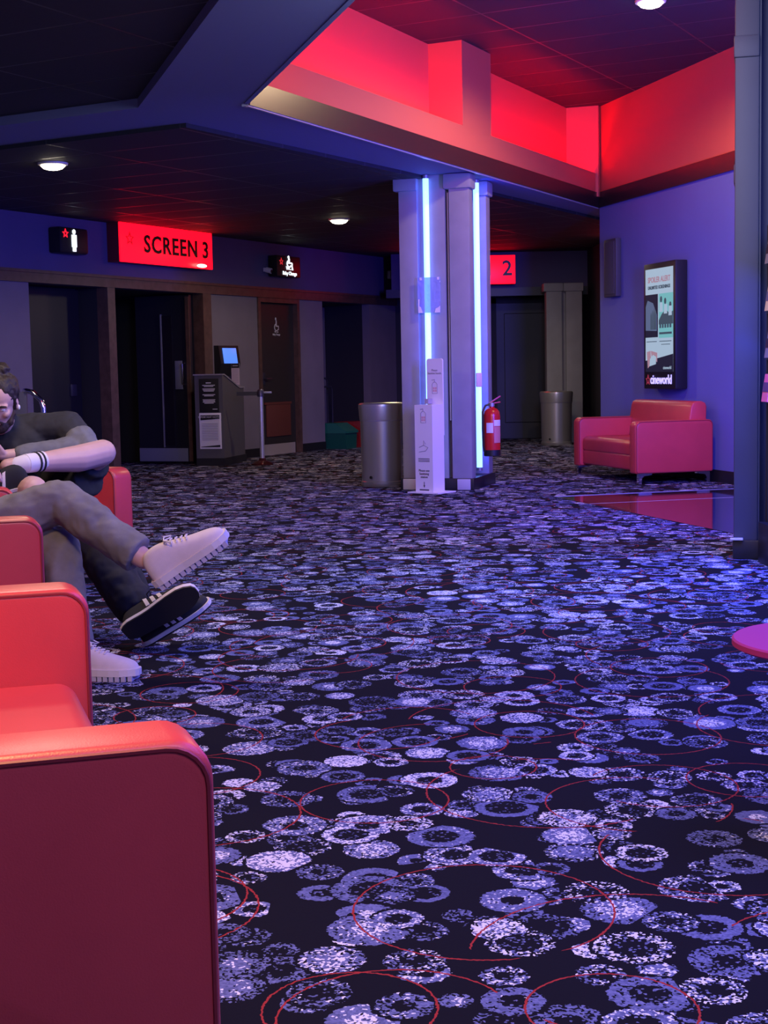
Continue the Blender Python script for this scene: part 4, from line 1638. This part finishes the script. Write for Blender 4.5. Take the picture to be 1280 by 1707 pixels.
def hand(mb, wrist, d, palmn, size=1.0, curl=0.5, thumb=1):
    """five fingered hand: d = pointing direction, palmn = palm normal, thumb = side"""
    d = Vector(d).normalized()
    n = Vector(palmn)
    n = (n - d * n.dot(d)).normalized()
    s_ = d.cross(n)
    w = Vector(wrist)
    mb.cap(w, 0.026 * size, w + d * 0.03 * size, 0.028 * size)
    for k in range(4):
        o = (k - 1.5) * 0.019 * size
        mb.cap(w + d * 0.02 * size + s_ * o * 0.7, 0.014 * size, w + d * 0.085 * size + s_ * o, 0.0125 * size)
    for k, L_ in enumerate((0.072, 0.080, 0.074, 0.058)):
        o = (k - 1.5) * 0.021 * size * thumb
        p0 = w + d * 0.088 * size + s_ * o
        a = curl
        p1 = p0 + (d * math.cos(a * 0.6) + n * math.sin(a * 0.6)) * L_ * 0.5 * size
        p2 = p1 + (d * math.cos(a * 1.5) + n * math.sin(a * 1.5)) * L_ * 0.32 * size
        p3 = p2 + (d * math.cos(a * 2.3) + n * math.sin(a * 2.3)) * L_ * 0.26 * size
        mb.cap(p0, 0.0098 * size, p1, 0.0088 * size, 10)
        mb.cap(p1, 0.0088 * size, p2, 0.008 * size, 10)
        mb.cap(p2, 0.008 * size, p3, 0.007 * size, 10)
    q0 = w + d * 0.025 * size - s_ * 0.025 * size * thumb
    q1 = q0 + (d * 0.6 - s_ * 0.6 * thumb + n * 0.4).normalized() * 0.045 * size
    q2 = q1 + (d * 0.85 - s_ * 0.15 * thumb + n * 0.4).normalized() * 0.03 * size
    mb.cap(q0, 0.014 * size, q1, 0.011 * size, 10)
    mb.cap(q1, 0.011 * size, q2, 0.009 * size, 10)


def head_frame(c, F, roll_=0.0):
    F = Vector(F).normalized()
    U = Vector((0, 0, 1))
    U = (U - F * U.dot(F)).normalized()
    U = Quaternion(F, roll_) @ U
    Lf = U.cross(F)          # the head's own left
    m = Matrix((F, Lf, U)).transposed().to_4x4()
    m.translation = c
    return m


def add_head(mb, m):
    """x forward, y left, z up"""
    q = m.to_quaternion()
    def E(c, r):
        mb.ell(tuple(m @ Vector(c)), r, q, 24, 16)
    def K(a, ra, b, rb):
        mb.cap(m @ Vector(a), ra, m @ Vector(b), rb)
    E((-0.012, 0, 0.035), (0.098, 0.077, 0.088))
    E((0.022, 0, -0.02), (0.072, 0.064, 0.085))
    E((0.040, 0, -0.075), (0.050, 0.048, 0.040))
    K((0.083, 0, 0.005), 0.009, (0.108, 0, -0.030), 0.013)
    for s_ in (-1, 1):
        K((0.098, s_ * 0.010, -0.034), 0.008, (0.090, s_ * 0.014, -0.034), 0.008)
        K((0.084, s_ * 0.015, 0.020), 0.010, (0.070, s_ * 0.050, 0.020), 0.009)
        E((0.062, s_ * 0.043, -0.022), (0.026, 0.020, 0.020))
        E((-0.005, s_ * 0.076, -0.008), (0.018, 0.009, 0.031))
    E((0.088, 0, -0.062), (0.012, 0.024, 0.010))
    E((0.080, 0, -0.095), (0.018, 0.022, 0.016))


def add_face_parts(m, body, beard=None, hair=HAIR, knot=False):
    q = m.to_quaternion()
    for s_ in (-1, 1):
        mb = MB()
        mb.ell(tuple(m @ Vector((0.076, s_ * 0.031, 0.004))), (0.011, 0.014, 0.007), q, 12, 8)
        mb.build('eye', EYEW, body)
        mb = MB()
        mb.tube([m @ Vector((0.094, s_ * 0.014, 0.021)), m @ Vector((0.089, s_ * 0.033, 0.027)), m @ Vector((0.074, s_ * 0.052, 0.020))], [0.004, 0.005, 0.003], 8)
        mb.build('eyebrow', hair, body)
    mb = MB()
    mb.tube([m @ Vector((0.095, -0.022, -0.064)), m @ Vector((0.102, 0, -0.062)), m @ Vector((0.095, 0.022, -0.064))], [0.003, 0.005, 0.003], 8)
    mb.build('mouth', LIPS, body)
    mb = MB()
    mb.ell(tuple(m @ Vector((-0.026, 0, 0.050))), (0.098, 0.084, 0.090), q, 24, 16)
    mb.ell(tuple(m @ Vector((-0.065, 0, -0.01))), (0.055, 0.070, 0.085), q, 20, 12)
    for s_ in (-1, 1):
        mb.cap(m @ Vector((0.012, s_ * 0.072, 0.035)), 0.012, m @ Vector((0.010, s_ * 0.068, -0.025)), 0.010)
    if knot:
        mb.ell(tuple(m @ Vector((-0.055, 0, 0.140))), (0.038, 0.040, 0.034), q, 16, 10)
        mb.ell(tuple(m @ Vector((-0.04, 0.0, 0.125))), (0.03, 0.03, 0.03), q, 16, 10)
    skinned(mb, 'hair', hair, body, 0.006, 0.016, 0.02, 2)
    if beard:
        mb = MB()
        mb.ell(tuple(m @ Vector((0.052, 0, -0.092))), (0.052, 0.052, 0.042), q, 20, 12)
        for s_ in (-1, 1):
            mb.cap(m @ Vector((0.010, s_ * 0.066, -0.030)), 0.011, m @ Vector((0.045, s_ * 0.050, -0.080)), 0.020)
            mb.cap(m @ Vector((0.098, s_ * 0.003, -0.050)), 0.0065, m @ Vector((0.086, s_ * 0.030, -0.062)), 0.007)
        skinned(mb, 'beard', beard, body, 0.005, 0.010, 0.015, 2)


# --- the bearded man in the farthest left sofa: ankle resting on his knee
man = thing('person', 'bearded man in charcoal sweatshirt and black shorts sitting bent over a phone, legs crossed', 'person', (0, 0, 0))
HM = head_frame((-1.778, 6.87, 0.962), (-0.06, -0.86, -0.46), -0.12)
LK, LA = Vector((-1.315, 6.90, 0.715)), Vector((-1.585, 6.58, 0.690))     # crossed leg: knee, ankle
RK, RA = Vector((-1.560, 6.53, 0.575)), Vector((-1.52, 6.42, 0.10))
HPL, HPR = Vector((-1.66, 7.16, 0.52)), Vector((-1.90, 6.98, 0.52))
mb = MB()
add_head(mb, HM)
mb.cap((-1.80, 7.00, 0.83), 0.06, (-1.785, 6.91, 0.90), 0.055)
mb.ell((-1.76, 7.06, 0.75), (0.14, 0.10, 0.12))
mb.cap((-1.76, 7.06, 0.75), 0.10, (-1.80, 7.00, 0.83), 0.06)
mb.cap((-1.76, 7.06, 0.72), 0.11, (-1.78, 7.12, 0.52), 0.12)
# legs
mb.cap(HPL, 0.085, LK, 0.062)
mb.cap(LK, 0.062, LK.lerp(LA, 0.35) + Vector((0, 0, -0.012)), 0.064)
mb.cap(LK.lerp(LA, 0.35) + Vector((0, 0, -0.012)), 0.064, LA, 0.038)
mb.cap(HPR, 0.085, RK, 0.062)
mb.cap(RK, 0.058, RK.lerp(RA, 0.35) + Vector((-0.01, 0.02, 0)), 0.056)
mb.cap(RK.lerp(RA, 0.35) + Vector((-0.01, 0.02, 0)), 0.056, RA, 0.036)
mb.cap(LA, 0.038, LA + Vector((-0.09, -0.03, -0.01)), 0.034)
mb.cap(RA, 0.036, RA + Vector((0.10, -0.06, -0.04)), 0.034)
mb.cap((-1.78, 7.12, 0.52), 0.11, HPL, 0.085)
mb.cap((-1.78, 7.12, 0.52), 0.11, HPR, 0.085)
# arms and hands
LS, LE, LWr = Vector((-1.50, 7.03, 0.830)), Vector((-1.40, 6.93, 0.735)), Vector((-1.74, 6.80, 0.715))
RS, RE, RWr = Vector((-1.98, 6.93, 0.830)), Vector((-2.08, 6.74, 0.68)), Vector((-1.98, 6.70, 0.715))
for a, b_, c_ in ((LS, LE, LWr), (RS, RE, RWr)):
    mb.cap((-1.76, 7.05, 0.80), 0.06, a, 0.055)
    mb.cap(a, 0.05, b_, 0.042)
    mb.cap(b_, 0.042, c_, 0.028)
hand(mb, LWr, (-0.75, -0.4, 0.10), (-0.2, 0.6, 0.8), 0.95, 0.7, 1)
hand(mb, RWr, (0.60, -0.3, 0.10), (0.2, 0.6, 0.8), 0.95, 0.7, -1)
body = skinned(mb, 'body', SKIN, man, 0.0055, 0, smooth=3)
add_face_parts(HM, body, BEARD, HAIR, True)
mb = MB()
mb.ell(tuple(HM @ Vector((0.0, 0.086, -0.02))), (0.007, 0.006, 0.012))
mb.build('earbud', WHITE, man)
mb = MB()
mb.ell((-1.755, 7.07, 0.76), (0.185, 0.135, 0.125), Quaternion((0, 0, 1), -0.35))
mb.cap((-1.755, 7.07, 0.74), 0.155, (-1.78, 7.13, 0.54), 0.165)
mb.cap((-1.79, 7.02, 0.835), 0.075, (-1.79, 6.985, 0.855), 0.068)
for a, b_ in ((LS, LE), (RS, RE)):
    mb.cap((-1.755, 7.06, 0.815), 0.085, a, 0.080)
    mb.cap(a, 0.080, b_, 0.066)
top = skinned(mb, 'sweatshirt', CHAR, man, 0.007, 0.016, 0.07)
mb = MB()
mb.cap(RE, 0.060, RE.lerp(RWr, 0.8), 0.045)
o = skinned(mb, 'sleeve_panel', GREYB, top, 0.006, 0.012, 0.05)
mb = MB()
mb.cap(LE + Vector((-0.015, -0.003, 0.0)), 0.064, LE.lerp(LWr, 0.8), 0.047)
mb.cap(LS.lerp(LE, 0.72), 0.083, LE + Vector((0.0, 0.0, 0.0)), 0.070)
o = skinned(mb, 'sleeve_panel', GREYB, top, 0.006, 0.012, 0.05)
o['label'] = 'paler grey lower sleeve of the sweatshirt'
mb = MB()
mb.cap((-1.78, 7.12, 0.52), 0.14, HPL, 0.115)
mb.cap((-1.78, 7.12, 0.52), 0.14, HPR, 0.115)
mb.tube([HPL, HPL.lerp(LK, 0.5), HPL.lerp(LK, 0.86)], [0.115, 0.105, 0.098], 16)
mb.tube([HPL.lerp(LK, 0.2) + Vector((0, 0, -0.05)), HPL.lerp(LK, 0.82) + Vector((-0.01, -0.03, -0.085))], [0.10, 0.085], 16)
mb.tube([HPR, HPR.lerp(RK, 0.5), HPR.lerp(RK, 0.84)], [0.115, 0.105, 0.095], 16)
skinned(mb, 'shorts', BLKT, man, 0.008, 0.014, 0.06)
fd = (LA - LK).normalized()
mb = MB()
mb.tube([LA - fd * 0.075, LA - fd * 0.03, LA + fd * 0.02], [0.046, 0.044, 0.043], 18)
mb.cap(LA + fd * 0.01, 0.043, LA + Vector((-0.05, -0.02, -0.01)), 0.040)
sk = mb.build('sock', mat('white_sport_sock', (0.75, 0.70, 0.76), 0.9), man)
sk['label'] = 'white sport sock with two black stripes'
for k in (0.062, 0.040):
    mb = MB()
    mb.tube([LA - fd * (k), LA - fd * (k - 0.009)], [0.0478, 0.0475], 18)
    mb.build('sock_stripe', BLACKM, sk)
mb = MB()
mb.cap(RA + Vector((0, 0.0, 0.10)), 0.043, RA, 0.042)
mb.build('sock', mat('white_sport_sock', (0.75, 0.70, 0.76), 0.9), man)
make_shoe(man, frame4(LA + Vector((0.0, -0.01, -0.085)), (-0.87, -0.35, -0.22), (0.25, -0.15, 0.9)), BLKSH, SOLEW, False, True, 'black shoe with white stripes', -1)
make_shoe(man, frame4(RA + Vector((-0.05, 0.03, -0.078)), (0.80, -0.60, 0), (0, 0, 1)), BLKSH, SOLEW, False, True, 'black shoe with white stripes', 1)
ph = thing('phone', 'black mobile phone held by the bearded man', 'phone', (-1.80, 6.66, 0.745), -0.35)
mb = MB()
mb.box((0, 0, 0), (0.075, 0.15, 0.009), Quaternion((1, 0, 0), 0.75), 0.004)
pb_ = mb.build('case', BLACK, ph)
mb = MB()
mb.box((0, 0.004, 0.0045), (0.068, 0.140, 0.001), Quaternion((1, 0, 0), 0.75))
mb.build('glass', mat('dark_glass', (0.015, 0.012, 0.02), 0.1), ph)


# --- two people in the middle sofa (their upper bodies are outside the photograph)
def seated(label, hipc, axis, legs, shoes, tm, topm, tw, torso_lean, skinlegs):
    """hipc = pelvis centre, legs = list of (hip, knee, ankle, cuff fraction)"""
    t = thing('person', label, 'person', (0, 0, 0))
    hipc = Vector(hipc)
    chest = hipc + Vector(torso_lean) * 0.42
    neck = hipc + Vector(torso_lean) * 0.62
    hm = head_frame(neck + Vector((axis[0] * 0.06, axis[1] * 0.06, 0.15)), (axis[0], axis[1], -0.35))
    side = Vector((-axis[1], axis[0], 0)).normalized()
    mb = MB()
    add_head(mb, hm)
    mb.cap(neck, 0.055, neck + Vector((axis[0] * 0.04, axis[1] * 0.04, 0.09)), 0.052)
    mb.cap(hipc, 0.11, chest, 0.12)
    mb.cap(chest, 0.11, neck, 0.055)
    sh = []
    for s_ in (-1, 1):
        a = neck + side * s_ * 0.18 + Vector((0, 0, -0.05))
        b_ = a + Vector((axis[0] * 0.06, axis[1] * 0.06, -0.27)) + side * s_ * 0.04
        c_ = b_ + Vector((axis[0] * 0.22, axis[1] * 0.22, -0.03)) - side * s_ * 0.10
        mb.cap(neck, 0.05, a, 0.05)
        mb.cap(a, 0.048, b_, 0.04)
        mb.cap(b_, 0.04, c_, 0.028)
        hand(mb, c_, (axis[0], axis[1], -0.1), (0, 0, -1), 0.95, 0.5, s_)
        sh.append((a, b_, c_))
    for h_, k_, a_, cf in legs:
        mb.cap(h_, 0.08, k_, 0.055)
        mb.cap(k_, 0.055, Vector(k_).lerp(Vector(a_), 0.35), 0.054)
        mb.cap(Vector(k_).lerp(Vector(a_), 0.35), 0.054, a_, 0.038)
        mb.cap(hipc, 0.10, h_, 0.08)
    body = skinned(mb, 'body', SKIN, t, 0.007, 0, smooth=3)
    add_face_parts(hm, body, None, HAIR, False)
    mb = MB()
    mb.cap(hipc, 0.15, chest, 0.165)
    mb.cap(chest, 0.15, neck + Vector((0, 0, -0.05)), 0.08)
    for a, b_, c_ in sh:
        mb.cap(chest + Vector((0, 0, 0.08)), 0.09, a, 0.075)
        mb.cap(a, 0.072, b_, 0.060)
        mb.cap(b_, 0.058, b_.lerp(c_, 0.85), 0.046)
    skinned(mb, 'jumper', topm, t, 0.010, 0.014, 0.07)
    mb = MB()
    for h_, k_, a_, cf in legs:
        h_, k_, a_ = Vector(h_), Vector(k_), Vector(a_)
        mb.cap(hipc, 0.135, h_, tw[0])
        mb.cap(h_, tw[0], k_, tw[1])
        e = k_.lerp(a_, cf)
        mb.tube([k_, k_.lerp(a_, 0.25), k_.lerp(a_, 0.6), e], [tw[1], tw[1] * 0.98, tw[2], tw[3]], 20)
    skinned(mb, 'trousers', tm, t, 0.008, 0.020, 0.055, 3)
    for M4, um, sm, tr, st, lb, sd in shoes:
        make_shoe(t, M4, um, sm, tr, st, lb, sd)
    return t


axr = Vector((0.95, 0.25, 0))
# grey trousers, cream shoes, right leg crossed over
seated('person in grey trousers and cream trainers, one leg crossed, on the middle sofa', (-1.70, 5.30, 0.47), axr,
       [((-1.55, 5.22, 0.50), (-1.165, 5.28, 0.628), (-0.855, 5.17, 0.425), 0.94),
        ((-1.55, 5.42, 0.44), (-1.19, 5.33, 0.455), (-1.10, 5.15, 0.09), 0.93)],
       [(frame4((-0.816, 5.15, 0.346), (0.84, -0.03, 0.56), (-0.50, -0.24, 0.83)) @ Matrix.Scale(1.05, 4), CREAM, SOLEW, True, False, 'cream knitted trainer held in the air', 1),
        (frame4((-1.165, 5.17, 0.036), (0.97, -0.18, 0), (0, 0, 1)), CREAM, SOLEW, True, False, 'cream knitted trainer on the carpet', -1)],
       JEANS, GREYB, (0.092, 0.078, 0.068, 0.070), (-0.30, -0.05, 0.95), True)
# black trousers and black striped shoes, ankles crossed
seated('person in black trousers and black striped trainers with ankles crossed, beside the grey trousers', (-1.80, 6.00, 0.47), axr,
       [((-1.66, 5.90, 0.48), (-1.23, 5.88, 0.50), (-0.985, 5.75, 0.145), 1.0),
        ((-1.66, 6.08, 0.47), (-1.20, 5.98, 0.48), (-0.99, 5.86, 0.11), 0.98)],
       [(frame4((-1.010, 5.63, 0.085), (0.84, -0.05, 0.50), (-0.22, 0.85, 0.46)) @ Matrix.Scale(1.10, 4), BLKSH, SOLEW, False, True, 'black trainer with three white stripes, sole turned to the viewer', 1),
        (frame4((-0.965, 5.76, 0.022), (0.82, 0.0, 0.50), (-0.48, -0.25, 0.80)) @ Matrix.Scale(1.05, 4), BLKSH, SOLEW, False, True, 'black trainer with its heel on the carpet', -1)],
       BLKT, CHAR, (0.095, 0.088, 0.088, 0.080), (-0.30, -0.02, 0.95), False)

# ------------------------------------------------------------------ round red table at the right edge
t = thing('round_table', 'small round magenta red table cut off by the right edge', 'table', (1.035, 3.27, 0), 0)
mb = MB()
mb.lathe([(0.24, 0.428), (0.25, 0.434), (0.25, 0.446), (0.246, 0.45)], n=64)
mb.build('table_top', TABLER, t)
mb = MB()
mb.lathe([(0.03, 0.02), (0.025, 0.10), (0.025, 0.43)], n=24)
mb.build('pedestal', CHROME, t)
mb = MB()
mb.lathe([(0.16, 0.0), (0.16, 0.01), (0.05, 0.03)], n=40)
mb.build('base', CHROME, t)

# ------------------------------------------------------------------ snack display beside the pillar
t = thing('snack_display', 'black display rack of tubs and cartons right of the slate pillar', 'display rack', (2.02, 7.62, 0), 0)
mb = MB()
mb.bx(0.0, 0.60, 0.0, 0.28, 0.0, 0.22, 0.006)
mb.build('base', BLACK, t)
mb = MB()
mb.bx(0.04, 0.60, 0.24, 0.28, 0.22, 1.80, 0.004)
mb.build('back_panel', BLACKM, t)
SHELF = (0.87, 1.10, 1.345, 1.59)
for z in SHELF:
    mb = MB()
    mb.bx(0.03, 0.60, 0.03, 0.25, z - 0.012, z)
    mb.build('shelf', BLACK, t, False)


def tub(x, z, label, m1, m2, h=0.145):
    c = thing('snack_tub', label, 'tub', (2.02 + x, 7.74, z), 0, 'snack tubs on the display rack')
    mb = MB()
    b0, b1 = 0.062, 0.045
    rings = []
    for zz, r in ((0, b0), (h * 0.3, b0 * .7 + b1 * .3), (h * 0.31, b0 * .69 + b1 * .31), (h * 0.8, b0 * .2 + b1 * .8), (h, b1)):
        rings.append([(sx * r, sy * r, zz) for sx, sy in ((-1, -1), (1, -1), (1, 1), (-1, 1))])
    mb.loft(rings)
    mb.build('carton', m1, c, False)
    mb = MB()
    mb.loft([[(sx * r, sy * r, zz) for sx, sy in ((-1, -1), (1, -1), (1, 1), (-1, 1))] for zz, r in ((h * 0.36, 0.0575), (h * 0.70, 0.0515))])
    mb.build('printed_band', m2, c, False)
    mb = MB()
    mb.bx(-0.035, 0.04, -0.064, -0.05, h * 0.44, h * 0.49)
    mb.bx(-0.035, 0.04, -0.064, -0.05, h * 0.55, h * 0.60)
    mb.build('printed_lines', PRINTW, c, False)
    return c


rows = [(0, 'pink and purple snack tub on the lowest shelf of the rack', PINKC, mat('dark_plum_print', (0.12, 0.05, 0.14), 0.5)),
        (1, 'silver and black snack tub on the second shelf of the rack', SILVER, BLACK),
        (2, 'gold and silver snack tub on the third shelf of the rack', GOLD, mat('dark_grey_print', (0.12, 0.12, 0.12), 0.4)),
        (3, 'silver snack tub on the top shelf of the rack', SILVER, BLACK)]
for k, lb, m1, m2 in rows:
    tub(0.065 - (0.015 if k == 0 else 0), SHELF[k], lb, m1, m2)
